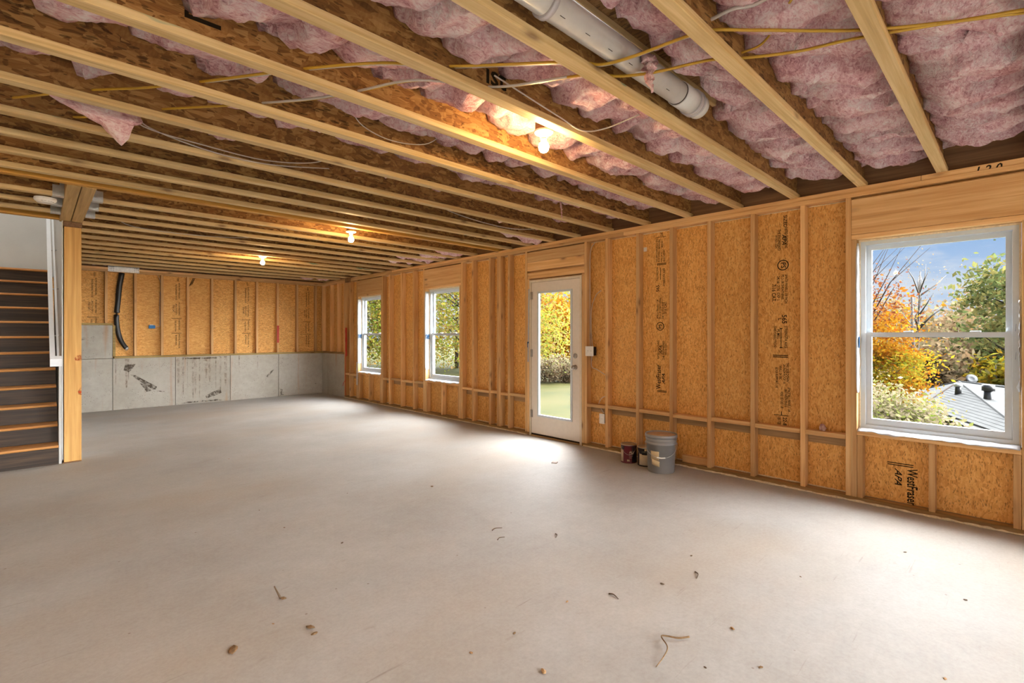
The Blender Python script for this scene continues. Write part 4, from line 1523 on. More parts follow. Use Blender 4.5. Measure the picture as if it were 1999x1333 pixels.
cable([(1.3, 2.70, 2.66), (1.42, 2.76, 2.60), (1.62, 2.77, 2.57), (1.85, 2.74, 2.60), (1.95, 2.65, 2.68)], M_GREYC, 'thin white cable drooping over a joist web amid pink batts', 0.003)
cable([(0.62, 6.9, 2.62), (0.8, 6.97, 2.56), (1.3, 6.96, 2.54), (1.9, 6.95, 2.58), (2.2, 6.9, 2.64)], M_GREYC, 'white cable hanging under far joists beside the post', 0.004)

# ================================================================== BARE BULBS
def bulb_lamp(x, y, zpl, label):
    t = empty('bulb_fixture', (x, y, zpl), label, 'lamp', 'bare bulbs on the ceiling')
    link('junction_box', lathe('junction_box', [(0, 0.06), (0.05, 0.06), (0.052, 0.0), (0, 0.0)], 8, False), M_RIM, t)
    link('lampholder', lathe('lampholder', [(0, 0.0), (0.057, 0.0), (0.0575, -0.008), (0.052, -0.014), (0.030, -0.018), (0.022, -0.022), (0.021, -0.04), (0.0, -0.04)]), M_PORC, t)
    link('socket', lathe('socket', [(0.0, -0.04), (0.017, -0.04), (0.019, -0.05), (0.017, -0.056), (0.014, -0.062), (0, -0.062)]), M_PORC, t)
    link('bulb', lathe('bulb', [(0.013, -0.060), (0.017, -0.066), (0.026, -0.075), (0.0305, -0.088), (0.031, -0.097), (0.028, -0.112), (0.019, -0.123), (0.008, -0.1275), (0, -0.128)], 20), M_BULB, t)
    return t


bulb_lamp(2.172, 1.975, 2.552, 'glowing bare bulb on white holder beside pink insulation')
bulb_lamp(2.60, 5.345, 2.525, 'glowing bare bulb just beyond the orange-edged beam')
bulb_lamp(2.49, 8.05, 2.53, 'glowing bare bulb on the joists toward the back wall')

bulb_lamp(2.2, -1.35, 2.53, 'unseen bare fill bulb added on the joists toward the sliding doors')  # this and the next three: out-of-view bulbs added to fill the room
bulb_lamp(-1.2, 1.55, 2.53, 'unseen bare fill bulb added on the joists along the left wall')
bulb_lamp(-1.2, -1.35, 2.53, 'unseen bare fill bulb added in the corner of left wall and sliding doors')
bulb_lamp(-1.2, 4.40, 2.53, 'unseen bare fill bulb added on the joists before the stair header')

# smoke alarm
sm = empty('smoke_alarm', (0.06, 5.87, H - 0.001), 'round white smoke alarm on joist beside the beam hangers', 'smoke alarm')
link('base', lathe('base', [(0, 0), (0.072, 0), (0.074, -0.010), (0.0, -0.010)]), M_PLATE, sm)
link('cover', lathe('cover', [(0.074, -0.010), (0.076, -0.014), (0.070, -0.028), (0.058, -0.036), (0.056, -0.042), (0.045, -0.046), (0, -0.047)]), M_PLATE, sm)
for k in range(5):
    a = R(-110 + 20 * k)
    lb = lbox('vent_slot', (-0.008, 0.008, -0.001, 0.001, -0.037, -0.031), M_DARK, sm, 0)
    lb.location = (0.0585 * math.cos(a), 0.0585 * math.sin(a), -0.0335)
    lb.rotation_euler = (0, 0, a + R(90))

# ================================================================== WALL FITTINGS
def fitting(name, y, z, wy, hz, label, cat):
    t = empty(name, (W + 0.004, y, z), label, cat)
    lbox('back_box', (0.0, 0.06, -wy / 2 + 0.008, wy / 2 - 0.008, -hz / 2 + 0.008, hz / 2 - 0.008), M_DARK, t, 0)
    lbox('cover_plate', (-0.010, -0.004, -wy / 2, wy / 2, -hz / 2, hz / 2), M_PLATE, t, 0.002)
    return t


sw = fitting('switch_box', 3.572, 1.143, 0.118, 0.118, 'white double light switch beside the glazed door', 'light switch')
for s in (-0.024, 0.024):
    lbox('toggle', (-0.020, -0.010, s - 0.004, s + 0.004, -0.006, 0.012), M_PLATE, sw, 0.001)
ou = fitting('wall_outlet', 3.392, 0.362, 0.074, 0.116, 'white power outlet on stud below the light switch', 'outlet')
for s in (-0.022, 0.022):
    lbox('socket_face', (-0.0125, -0.010, -0.017, 0.017, s - 0.014, s + 0.014), M_PORC, ou, 0.001)
cable([(W + 0.05, 3.53, 2.44), (W + 0.05, 3.60, 2.30), (W + 0.05, 3.605, 1.7), (W + 0.05, 3.60, 1.25), (W + 0.05, 3.585, 1.19)], M_GREYC, 'white cable stapled up the stud above the light switch', 0.0045)
cable([(W + 0.05, 3.44, 1.86), (W + 0.05, 3.52, 1.80), (W + 0.052, 3.585, 1.62), (W + 0.05, 3.575, 1.25), (W + 0.05, 3.55, 1.19)], M_GREYC, 'second white cable curving to the light switch from the next stud', 0.0045)
cable([(W + 0.05, 3.575, 1.10), (W + 0.05, 3.58, 0.96), (W + 0.05, 3.50, 0.925), (W + 0.05, 3.36, 0.86)], M_GREYC, 'white cable bending from under the light switch into the stud', 0.0045)
cable([(W + 0.04, 3.36, 0.62), (W + 0.04, 3.42, 0.60), (W + 0.045, 3.47, 0.53), (W + 0.05, 3.45, 0.48), (W + 0.05, 3.40, 0.42)], M_GREYC, 'white cable looping over blocking into the power outlet', 0.0045)

# back wall fittings
hose = tube('drain_hose', [(1.115, 11.24, 2.442), (1.079, 11.24, 2.191), (1.058, 11.24, 1.914), (1.038, 11.24, 1.639), (1.065, 11.235, 1.364), (1.115, 11.225, 1.199), (1.175, 11.21, 1.09)], [0.042, 0.036], M_BLACK, None, 14)
tag(hose, 'black flexible hose hanging below the steel plate on back wall', 'hose')
for i, (x, z) in enumerate(((1.066, 2.05), (1.046, 1.75))):
    b_ = link('tape_band', lathe('tape_band', [(0.0415, -0.02), (0.0425, 0), (0.0415, 0.02)], 14), M_STEEL if 0 else M_BLACK, hose, Vector((x, 11.24, z)) - hose.location)
link('hose_end', lathe('hose_end', [(0.0, 0.0), (0.03, 0.0), (0.032, 0.012), (0.02, 0.018), (0, 0.018)], 12), M_STEEL, hose, Vector((1.178, 11.208, 1.085)) - hose.location, (R(40), R(130), 0))
bx = empty('electrical_box', (1.56, 11.27, 1.48), 'small blue electrical box on the back wall', 'electrical box')
lbox('box_body', (-0.05, 0.05, -0.012, 0.016, -0.03, 0.03), M_BOXBLUE, bx, 0.004)
lbox('mounting_tab', (-0.03, 0.02, -0.010, 0.014, 0.031, 0.044), M_PLATE, bx, 0.002)
cable([(1.645, 11.25, 2.45), (1.69, 11.25, 2.30), (1.675, 11.25, 1.95), (1.678, 11.25, 1.60), (1.672, 11.26, 1.49), (1.615, 11.265, 1.488)], M_GREYC, 'thin white cable dropping down a stud to the blue box', 0.0045)
# red survey tape
t1 = box('red_tape', 4.585 - 0.79, 4.585 - 0.79 + 0.04, YB - 0.004, YB - 0.001, 1.16, 1.53, M_RED)
t1.location.x = 3.776
tag(t1, 'short red tape strip on a back wall stud', 'tape')
bm = bmesh.new()
for i in range(12):
    z0, z1 = 1.48 - 0.05 * i, 1.48 - 0.05 * (i + 1)
    bm_box(bm, -0.004 - 0.001 * (i % 2), 0.0, -0.03 + 0.006 * math.sin(i), 0.045 + 0.005 * math.sin(i * 1.7), z1, z0)
t2 = link('red_tape', me_from_bm(bm, 'red_tape'), M_RED, None, (W - 0.003, 9.945, 0))
tag(t2, 'long red tape strip hanging at the concrete corner stud', 'tape')
tube('tape_tail', [(W - 0.006, 9.98, 0.89), (W - 0.008, 9.985, 0.6), (W - 0.007, 9.99, 0.3), (W - 0.006, 9.985, 0.05)], 0.006, M_RED, t2, 4)
tube('tape_tail', [(W - 0.006, 9.985, 0.36), (W - 0.02, 10.03, 0.32), (W - 0.02, 10.08, 0.24)], 0.006, M_RED, t2, 4)
br = box('corner_bracket', W - 0.12, W - 0.004, 9.86, 10.02, 2.40, 2.52, M_RIM)
br.location = (W - 0.03, 9.82, 2.475)
br.scale = (0.45, 1, 0.8)
tag(br, 'dark steel bracket at the top plate corner near the far window', 'bracket')

# ================================================================== BUCKET AND CANS
bk = empty('bucket', (4.43, 2.47, 0), 'grey plastic bucket with lid and wire handle on the concrete floor', 'bucket')
link('body', lathe('body', [(0, 0.0), (0.120, 0.0), (0.126, 0.006), (0.138, 0.27), (0.146, 0.272), (0.1475, 0.29), (0.1405, 0.294), (0.141, 0.305), (0.148, 0.309), (0.149, 0.321), (0.142, 0.325), (0.1425, 0.345)], 40), M_BUCKET, bk)
link('lid', lathe('lid', [(0.1425, 0.338), (0.153, 0.338), (0.155, 0.356), (0.152, 0.369), (0.146, 0.371), (0.142, 0.366), (0.138, 0.357), (0, 0.356)], 40), M_BUCKET, bk)
link('lid_panel', lathe('lid_panel', [(0.136, 0.3575), (0.135, 0.359), (0, 0.3585)], 36), M_LID, bk)
va = Vector((-0.695, 0.719, 0)) if 0 else None
ang0 = math.atan2(-2.47, -4.43)                          # side of the bucket towards the room
hp = []
for k in range(13):
    t = -1 + 2 * k / 12
    a = ang0 + t * R(88)
    rr_ = 0.151 + 0.004 * (1 - t * t)
    hp.append((4.43 + rr_ * math.cos(a), 2.47 + rr_ * math.sin(a), 0.285 - 0.125 * (1 - t * t)))
tube('wire_handle', hp, 0.0025, M_STEEL, bk, 6)
gp = [hp[5], hp[6], hp[7]]
tube('handle_grip', gp, 0.007, M_PORC, bk, 8)
# taped label, curved to the body
def lab(name, a0, a1, z0, z1, mat, r0, parent, slope=0.0, dz=0.0):
    def fn(u, v):
        a = a0 + (a1 - a0) * u
        z = z0 + (z1 - z0) * v + dz * u
        rr_ = r0 + slope * z + 0.0015
        return (rr_ * math.cos(a), rr_ * math.sin(a), z)
    return cloth(name, fn, 10, 2, mat, parent, 0.0006)
lab('paper_label', ang0 - R(44), ang0 - R(8), 0.13, 0.215, M_TAN, 0.126, bk, 0.046, 0.0).rotation_euler = (0, 0, 0)
lab('paper_label', ang0 - R(40), ang0 - R(6), 0.085, 0.14, M_TAN, 0.126, bk, 0.046, -0.02)


def paint_can(x, y, label, body_mat, seed):
    t = empty('paint_can', (x, y, 0), label, 'paint can', 'paint cans by the bucket')
    link('body', lathe('body', [(0, 0.0), (0.081, 0.0), (0.083, 0.004), (0.081, 0.008), (0.081, 0.182), (0.083, 0.186), (0.083, 0.190), (0.076, 0.190), (0.075, 0.183), (0.068, 0.182)], 32), body_mat, t)
    link('rim', lathe('rim', [(0.0815, 0.181), (0.0838, 0.186), (0.0835, 0.191), (0.076, 0.191), (0.0755, 0.184)], 32), M_TIN, t)
    link('lid', lathe('lid', [(0.075, 0.186), (0.072, 0.189), (0.066, 0.184), (0, 0.184)], 32), M_TIN, t)
    a = math.atan2(-y, -x)
    P = [(x + 0.084 * math.cos(a + s), y + 0.084 * math.sin(a + s), 0.165 - 0.075 * math.cos(s) ** 2) for s in [R(-80 + 16 * k) for k in range(11)]]
    tube('wire_bail', P, 0.0015, M_TIN, t, 5)
    return t, a


c1, a1_ = paint_can(4.505, 2.885, 'maroon paint can with cream side label beside the grey bucket', M_MAROON, 1)
lab('side_label', a1_ - R(72), a1_ - R(42), 0.012, 0.135, M_CREAM, 0.0812, c1)
lab('colour_band', a1_ + R(22), a1_ + R(88), 0.01, 0.178, M_DKLAB, 0.0812, c1)
lab('colour_band', a1_ - R(75), a1_ - R(35), 0.14, 0.176, M_DKLAB, 0.0812, c1)
d_ = Vector((math.cos(a1_), math.sin(a1_), 0))
tx = Vector((-math.sin(a1_), math.cos(a1_), 0))
text_at('label_lettering', 'AU', 0.035, Vector((4.505, 2.885, 0.105)) + d_ * 0.0835 + tx * 0.004, tx, (0, 0, 1), M_CREAM, c1, 0, 1.0)
for k, z in enumerate((0.094, 0.075, 0.058)):
    lab('label_line', a1_ + R(2), a1_ + R(34 - 6 * k), z, z + 0.003, M_CREAM, 0.0816, c1)
text_at('label_lettering', '86', 0.028, Vector((4.505, 2.885, 0.022)) + d_ * 0.083 - tx * 0.018, tx, (0, 0, 1), M_TAN, c1, 0, 1.0)
c2, a2_ = paint_can(4.515, 2.69, 'paint can with cream label and black cap half hidden behind the bucket', M_DKLAB, 2)
lab('front_label', a2_ - R(50), a2_ + R(45), 0.012, 0.125, M_CREAM, 0.0812, c2)
lab('colour_band', a2_ - R(8), a2_ + R(60), 0.126, 0.178, M_TAN, 0.0812, c2)
lab('logo_spot', a2_ - R(28), a2_ + R(14), 0.118, 0.160, M_BLACK, 0.0822, c2)

# ================================================================== DEBRIS ON THE FLOOR
tw = tube('dry_stem', [(1.801, 1.025, 0.004), (1.87, 1.03, 0.012), (1.932, 1.047, 0.016), (1.985, 1.105, 0.012), (2.01, 1.09, 0.010), (2.035, 1.05, 0.008), (2.075, 1.02, 0.010)], [0.002, 0.004], M_MUD, None, 6)
tag(tw, 'long curled dry stem lying on the bare concrete floor', 'debris')
for x, y, a, s, lab_ in ((2.613, 1.242, 0.3, 0.05, 'curved bark sliver on the floor'), (2.125, 1.422, 1.2, 0.04, 'curled dry leaf stem on the floor'), (2.325, 2.504, 2.7, 0.05, 'thin straight twig on the open floor'),
                         (2.232, 2.379, 2.9, 0.04, 'short thin twig on the open floor'), (2.469, 2.138, 0.5, 0.04, 'hooked twig piece on the open floor')):
    o = tube('twig', [(x, y, 0.003), (x + s * math.cos(a), y + s * math.sin(a), 0.006), (x + 1.6 * s * math.cos(a + 0.25), y + 1.6 * s * math.sin(a + 0.25), 0.003)], [0.002, 0.0035], M_TWIG, None, 5)
    tag(o, lab_ + ', dark brown', 'debris', 'twigs on the floor')


def crumb(name, x, y, s, mat, label, seed, flat=0.4, group='crumbs on the floor'):
    bm = bmesh.new()
    bmesh.ops.create_icosphere(bm, subdivisions=2, radius=s)
    for v_ in bm.verts:
        q = v_.co * (1.3 / s) + Vector((seed, 0, 0))
        v_.co *= 1 + 0.45 * noise.noise(q)
        v_.co.z *= flat
    zmin = min(v_.co.z for v_ in bm.verts)
    for v_ in bm.verts:
        v_.co.z -= zmin
    o = link(name, me_from_bm(bm, name), mat, None, (x, y, 0))
    o.rotation_euler = (0, 0, seed)
    o.scale = (1.5, 0.9, 1)
    return tag(o, label, 'debris', group)


crumb('wood_chip', 1.454, 1.323, 0.010, M_CHIP, 'rounded light brown wood chip on the bare floor', 1.1, 0.5, None)
crumb('mud_clod', 0.905, 2.263, 0.014, M_MUD, 'larger flattened mud clod on the floor', 2.2, 0.35, None)
crumb('mud_clod', 0.898, 2.205, 0.010, M_MUD, 'smaller mud clod beside a larger one', 3.2, 0.4, None)
crumb('mud_clod', 0.605, 2.335, 0.020, M_MUD, 'elongated crust of dried mud on the floor', 4.2, 0.15, None)
sq = box('wood_scrap', 3.88, 3.935, 3.37, 3.43, 0.0, 0.006, M_RIM)
sq.rotation_euler = (0, 0, 0.5)
tag(sq, 'small square dark wood scrap on the floor before the door', 'debris')
o = tube('twig', [(0.897, 2.623, 0.0), (0.885, 2.63, 0.03), (0.872, 2.64, 0.065)], [0.006, 0.003], M_TWIG, None, 5)
tag(o, 'short stub of twig standing upright on the floor', 'debris')
crumb('mud_clod', 0.905, 2.61, 0.011, M_MUD, 'mud clod at the foot of the upright twig stub', 5.2, 0.4, None)
rr = random.Random(11)
spots = [(2.862, 1.393), (2.426, 1.345), (1.92, 1.588), (1.243, 3.563), (1.42, 3.042), (0.793, 2.416), (3.049, 0.852), (3.856, 0.5), (2.286, 0.917), (2.104, 0.732), (1.944, 0.888), (2.553, 0.208), (1.228, 4.048), (1.893, 3.961), (1.321, 1.614), (1.546, 1.584), (3.383, 0.199), (1.497, 5.934), (2.512, 3.615)]
for i, (x, y) in enumerate(spots):
    crumb('crumb', x, y, rr.uniform(0.004, 0.008), (M_MUD, M_TWIG, M_CHIP)[i % 3], 'tiny dark crumb of dirt on the open concrete floor', i * 1.7, rr.uniform(0.25, 0.5))


# ================================================================== OUTDOORS
def gz(x, y):
    t = y / max(x, 1.0)
    s = min(1, max(0, (t - 0.25) / 0.27))
    s = s * s * (3 - 2 * s)
    low = -0.15 - 0.21 * max(0.0, min(x, 26.0) - 5.6)
    if x > 26:
        low += 0.02 * (x - 26)
    return s * (-0.13 + 0.004 * max(0, x - 8)) + (1 - s) * low


m, nt, b = new_mat('lawn', 0.95, 0.1)
v = coords(nt, False)
n1 = noise_t(nt, v, 0.9, 5, 0.7)
n2 = noise_t(nt, v, 30, 3, 0.7)
h = math_n(nt, 'MULTIPLY_ADD', n2, 0.4, math_n(nt, 'MULTIPLY', n1, 0.6))
nt.links.new(ramp(nt, h, [(0.35, (0.011, 0.015, 0.0015)), (0.5, (0.025, 0.0235, 0.0035)), (0.65, (0.034, 0.028, 0.007))]), b.inputs['Base Color'])
M_LAWN = m
bm = bmesh.new()
xs = [W + 0.13 + (i / 48) ** 2 * 85 for i in range(49)]
ys = [-40 + j * 1.6 for j in range(80)]
gr = [[bm.verts.new((x, y, gz(x, y) + 0.05 * noise.noise((x * 0.6, y * 0.6, 0)) * min(1, (x - W) / 3))) for y in ys] for x in xs]
for i in range(len(xs) - 1):
    for j in range(len(ys) - 1):
        bm.faces.new((gr[i][j], gr[i + 1][j], gr[i + 1][j + 1], gr[i][j + 1]))
ground = link('ground', me_from_bm(bm, 'ground', True), M_LAWN)
tag(ground, 'grassy ground sloping away outside the house', kind='structure')
box('ground_strip', -20, W + 0.14, -40, YF - 0.21, -0.5, -0.2, M_LAWN)
tag(bpy.data.objects['ground_strip'], 'grassy ground beyond the end wall', kind='structure')


def leaves(name, parent, centres, spread, n, size, mat, seed, flat=0.75):
    """cloud of small pointed leaves around cluster centres, each a folded diamond"""
    rg = np.random.default_rng(seed)
    C = np.array(centres)
    idx = rg.integers(0, len(C), n)
    P = C[idx] + rg.normal(0, 1, (n, 3)) * np.array(spread)
    a = rg.normal(0, 1, (n, 3))
    a[:, 2] *= flat
    a /= np.linalg.norm(a, axis=1)[:, None]
    bb = rg.normal(0, 1, (n, 3))
    bb -= (bb * a).sum(1)[:, None] * a
    bb /= np.linalg.norm(bb, axis=1)[:, None]
    nn = np.cross(a, bb)
    s = size * rg.uniform(0.6, 1.3, n)[:, None]
    V = np.stack([P - a * s, P + bb * s * 0.5 + nn * s * 0.12, P + a * s, P - bb * s * 0.5 + nn * s * 0.12], 1).reshape(-1, 3)
    me = bpy.data.meshes.new(name)
    me.vertices.add(4 * n)
    me.vertices.foreach_set('co', V.astype(np.float32).ravel())
    base = np.arange(n)[:, None] * 4
    F = np.concatenate([base + np.array([0, 1, 2]), base + np.array([0, 2, 3])], 1).reshape(-1)
    me.loops.add(6 * n)
    me.loops.foreach_set('vertex_index', F.astype(np.int32))
    me.polygons.add(2 * n)
    me.polygons.foreach_set('loop_start', np.arange(0, 6 * n, 3, dtype=np.int32))
    me.update()
    me.validate()
    o = link(name, me, mat, parent)
    o['kind'] = 'stuff'
    return o


def tree(name, label, x, y, top, crown_r, mat, n, size, seed, trunk_r=0.09, crown_lo=0.35, bark=None, nb=9, group=None, ncl=26, cat='tree', tmul=1.0):
    rr = random.Random(seed)
    z0 = gz(x, y) - 0.05
    hgt = top - z0
    t = empty(name, (x, y, z0), label, cat, group)
    bark = bark or M_BARK
    bm = bmesh.new()
    lean = rr.uniform(-0.06, 0.06) * hgt
    bm_tube(bm, [Vector((lean * (k / 6) ** 2 + rr.uniform(-1, 1) * trunk_r * 0.4, rr.uniform(-1, 1) * trunk_r * 0.4, hgt * 0.93 * k / 6)) for k in range(7)], [trunk_r * (1 - 0.85 * k / 6) for k in range(7)], 7)
    link('trunk', me_from_bm(bm, 'trunk', True), bark, t)
    cent = []
    for k in range(ncl):
        for _ in range(30):
            p = Vector((rr.uniform(-1, 1), rr.uniform(-1, 1), rr.uniform(-1, 1)))
            if p.length < 1:
                break
        zc = hgt * (crown_lo + (1 - crown_lo) * (p.z * 0.5 + 0.5))
        cent.append((p.x * crown_r + lean * 0.5, p.y * crown_r, zc))
    bm = bmesh.new()
    for k in range(nb):
        c = Vector(cent[k % len(cent)])
        zs = max(hgt * 0.15, min(c.z - 0.12 * hgt, hgt * 0.8))
        s = Vector((lean * (zs / hgt) ** 2, 0, zs))
        bm_tube(bm, [s, s.lerp(c, 0.5) + Vector((rr.uniform(-1, 1), rr.uniform(-1, 1), 0.4)) * crown_r * 0.1, c], [trunk_r * 0.4, trunk_r * 0.22, trunk_r * 0.06], 5)
    link('branches', me_from_bm(bm, 'branches', True), bark, t)
    if n:
        sp = crown_r * 0.26
        leaves('foliage', t, cent, (sp, sp, min(sp, hgt * 0.09)), n, size, mat, seed)
    return t


D = 0.25                                  # overall foliage reflectance
def pal(*cs):
    return [tuple(x * D for x in c) for c in cs]


L_ORANGE = leaf_mat('orange_leaves', pal((0.55, 0.16, 0.012), (0.70, 0.28, 0.02), (0.75, 0.40, 0.03), (0.42, 0.10, 0.015), (0.62, 0.34, 0.05)))
L_GOLD = leaf_mat('gold_green_leaves', pal((0.70, 0.46, 0.03), (0.55, 0.48, 0.04), (0.38, 0.42, 0.05), (0.75, 0.36, 0.02), (0.50, 0.44, 0.06)))
L_RUST = leaf_mat('rust_leaves', pal((0.26, 0.07, 0.03), (0.40, 0.13, 0.04), (0.52, 0.20, 0.05), (0.20, 0.07, 0.05)))
L_GREEN = leaf_mat('green_leaves', pal((0.30, 0.45, 0.06), (0.45, 0.58, 0.08), (0.62, 0.66, 0.09), (0.20, 0.30, 0.05), (0.80, 0.66, 0.10)))
L_MIXED = leaf_mat('yellow_green_leaves', pal((0.48, 0.58, 0.08), (0.85, 0.72, 0.09), (0.95, 0.52, 0.09), (0.34, 0.45, 0.07), (0.75, 0.45, 0.20), (0.70, 0.68, 0.14)))
L_TAN = leaf_mat('tan_leaves', pal((0.40, 0.27, 0.14), (0.50, 0.36, 0.20), (0.34, 0.20, 0.10), (0.56, 0.42, 0.26), (0.30, 0.26, 0.12)))
L_WEED = leaf_mat('dry_weed', pal((0.55, 0.44, 0.28), (0.42, 0.40, 0.14), (0.60, 0.45, 0.34), (0.35, 0.38, 0.10)))
L_OLIVE = leaf_mat('olive_leaves', pal((0.20, 0.24, 0.08), (0.30, 0.30, 0.10), (0.40, 0.32, 0.10), (0.14, 0.18, 0.06)))
L_BROWN = leaf_mat('brown_hedge_leaves', pal((0.30, 0.20, 0.11), (0.20, 0.12, 0.07), (0.50, 0.38, 0.22), (0.40, 0.26, 0.12), (0.12, 0.08, 0.05)))

# maple outside the first window: rusty top, orange middle, golden skirts
mp_ = empty('maple_tree', (12.3, 2.75, gz(12.3, 2.75) - 0.05), 'orange and gold maple standing in front of the neighbouring roof', 'tree')
zb0 = mp_.location.z
bm = bmesh.new()
bm_tube(bm, [(0, 0, 0), (0.05, 0.02, 1.2), (0.0, -0.05, 2.4), (0.05, -0.1, 3.6)], [0.10, 0.08, 0.05, 0.02], 7)
link('trunk', me_from_bm(bm, 'trunk', True), M_BARK, mp_)
rr = random.Random(5)
bm = bmesh.new()
for k in range(18):
    y1 = rr.uniform(-1.4, 0.6)
    z1 = rr.uniform(1.6, 4.6)
    zs = max(0.6, z1 - rr.uniform(0.9, 1.6))
    bm_tube(bm, [(0, 0, zs), (rr.uniform(-0.3, 0.3), y1 * 0.5, (zs + z1) / 2 - 0.1), (rr.uniform(-0.6, 0.6), y1, z1)], [0.03, 0.018, 0.006], 5)
for k in range(9):
    y0 = rr.uniform(-0.6, 0.2)
    bm_tube(bm, [(0, y0, 3.2), (0.1, y0 - 0.35, 4.0), (0.1, y0 - rr.uniform(0.6, 1.0), 4.9 + rr.uniform(-0.3, 0.3))], [0.012, 0.008, 0.003], 4)
link('branches', me_from_bm(bm, 'branches', True), M_BARK, mp_)
def cl_(n, y0, y1, z0, z1, seed):
    r_ = random.Random(seed)
    return [(r_.uniform(-0.8, 0.8), r_.uniform(y0, y1), r_.uniform(z0, z1) - zb0) for _ in range(n)]
leaves('upper_foliage', mp_, cl_(16, -1.0, 0.7, 1.75, 2.5, 1), (0.3, 0.28, 0.12), 1900, 0.036, L_RUST, 21)
leaves('middle_foliage', mp_, cl_(26, -1.45, 0.8, 0.9, 1.7, 2), (0.3, 0.22, 0.10), 9500, 0.036, L_ORANGE, 22)
leaves('lower_foliage', mp_, cl_(34, -1.35, 0.9, -0.25, 1.0, 3), (0.3, 0.22, 0.10), 15000, 0.036, L_GOLD, 23)
leaves('skirt_foliage', mp_, cl_(14, -1.3, 0.5, -0.1, 1.0, 4), (0.3, 0.2, 0.09), 6500, 0.036, L_ORANGE, 24)

# dry weeds on the bank
rr = random.Random(9)
for k, (x, y) in enumerate(((7.6, 0.98), (7.9, 1.25), (7.4, 0.72), (8.0, 1.45), (7.9, 0.85), (7.5, 1.2))):
    t = empty('weed_clump', (x, y, gz(x, y) - 0.03), 'tall clump of pale dry weeds on the bank below the first window', 'weeds', 'dry weeds on the bank')
    bm = bmesh.new()
    tip = []
    hh = 0.85 - 0.25 * (0.75 < y < 0.9) + 0.1 * (y > 1)
    for q in range(16):
        a = rr.uniform(0, 6.28)
        d = rr.uniform(0.05, 0.34)
        z = 0.36 + (y - 0.62) * 0.33 - gz(x, y) + rr.uniform(-0.4, 0.05)
        tip.append((d * math.cos(a), d * math.sin(a), z))
        bm_tube(bm, [(0.2 * d * math.cos(a), 0.2 * d * math.sin(a), 0), (0.6 * d * math.cos(a), 0.6 * d * math.sin(a), z * 0.6), tip[-1]], [0.006, 0.005, 0.002], 4)
    link('stems', me_from_bm(bm, 'stems'), M_BARK, t)
    leaves('seed_heads', t, tip, (0.09, 0.09, 0.10), 900, 0.03, L_WEED, 40 + k)
    leaves('stalk_leaves', t, [(p[0] * 0.8, p[1] * 0.8, p[2] * f) for p in tip for f in (0.5, 0.75)], (0.1, 0.1, 0.12), 700, 0.03, L_GREEN, 60 + k)

# neighbouring house below: hip roof with vents
EZ = -1.33
pk = (26.30, 1.73, -0.54)
e = [(27.4, 3.75, EZ), (23.75, 2.60, EZ), (16.95, -0.39, EZ), (24.5, -7.0, EZ), (33.0, -2.0, EZ)]
nh = empty('neighbour_house', (pk[0], pk[1], -4.5), 'low neighbouring house with pale grey shingle roof and black vents', 'house')
M_SHING = plain('grey_shingles', (0.036, 0.036, 0.035), 0.9, 0.1, 0, 0.18, 3)
M_TRIM = plain('beige_trim', (0.05, 0.045, 0.035), 0.7)
def rp(x, y, z):
    return Vector((x - pk[0], y - pk[1], z + 4.5))
bm = bmesh.new()
V1 = [bm.verts.new(rp(*p)) for p in e]
V2 = [bm.verts.new(v_.co - Vector((0, 0, 0.12))) for v_ in V1]
pv, pw = bm.verts.new(rp(*pk)), bm.verts.new(rp(*pk) - Vector((0, 0, 0.12)))
for k in range(len(e)):
    l_ = (k + 1) % len(e)
    bm.faces.new((V1[k], V1[l_], pv))
    bm.faces.new((V2[l_], V2[k], pw))
    bm.faces.new((V1[k], V2[k], V2[l_], V1[l_]))
bmesh.ops.recalc_face_normals(bm, faces=bm.faces)
roof = link('roof', me_from_bm(bm, 'roof'), M_SHING, nh)
for k, a in enumerate(e):
    bm = bmesh.new()
    bm_tube(bm, [rp(*a) + Vector((0, 0, 0.01)), rp(*pk) + Vector((0, 0, 0.01))], 0.035, 6)
    link('ridge_cap', me_from_bm(bm, 'ridge_cap'), M_DARK if k == 1 else M_SHING, roof)
# rows of shingles on the slope facing the basement
A_, B_, C_ = rp(*e[1]), rp(*e[2]), rp(*pk)
nrm = (B_ - A_).cross(C_ - A_).normalized()
nrm = nrm if nrm.z > 0 else -nrm
for k in range(14):
    w0, w1 = k / 14, (k + 1.15) / 14
    bm = bmesh.new()
    q = [A_.lerp(C_, w0), B_.lerp(C_, w0), B_.lerp(C_, min(w1, 1)), A_.lerp(C_, min(w1, 1))]
    lo_, hi_ = nrm * 0.012, nrm * 0.004
    vv = [bm.verts.new(p + h_) for p, h_ in zip(q, (lo_, lo_, hi_, hi_))]
    ww = [bm.verts.new(p) for p in q]
    bm.faces.new(vv)
    for a_ in range(4):
        bm.faces.new((vv[a_], ww[a_], ww[(a_ + 1) % 4], vv[(a_ + 1) % 4]))
    bmesh.ops.recalc_face_normals(bm, faces=bm.faces)
    link('shingle_row', me_from_bm(bm, 'shingle_row'), M_SHING, roof)
bm = bmesh.new()
for k, l_ in zip(e, e[1:] + e[:1]):
    bm_tube(bm, [rp(*k) - Vector((0, 0, 0.12)), rp(*l_) - Vector((0, 0, 0.12))], 0.07, 4)
link('fascia', me_from_bm(bm, 'fascia'), M_TRIM, nh)
cen = Vector((25.2, -0.6))
ww = [Vector((p[0], p[1])).lerp(cen, 0.09) for p in e]
bm = bmesh.new()
for k, l_ in zip(ww, ww[1:] + ww[:1]):
    bm.faces.new([bm.verts.new(rp(*p)) for p in ((k.x, k.y, -5.6), (l_.x, l_.y, -5.6), (l_.x, l_.y, EZ), (k.x, k.y, EZ))])
link('wall', me_from_bm(bm, 'wall'), M_DARK, nh)
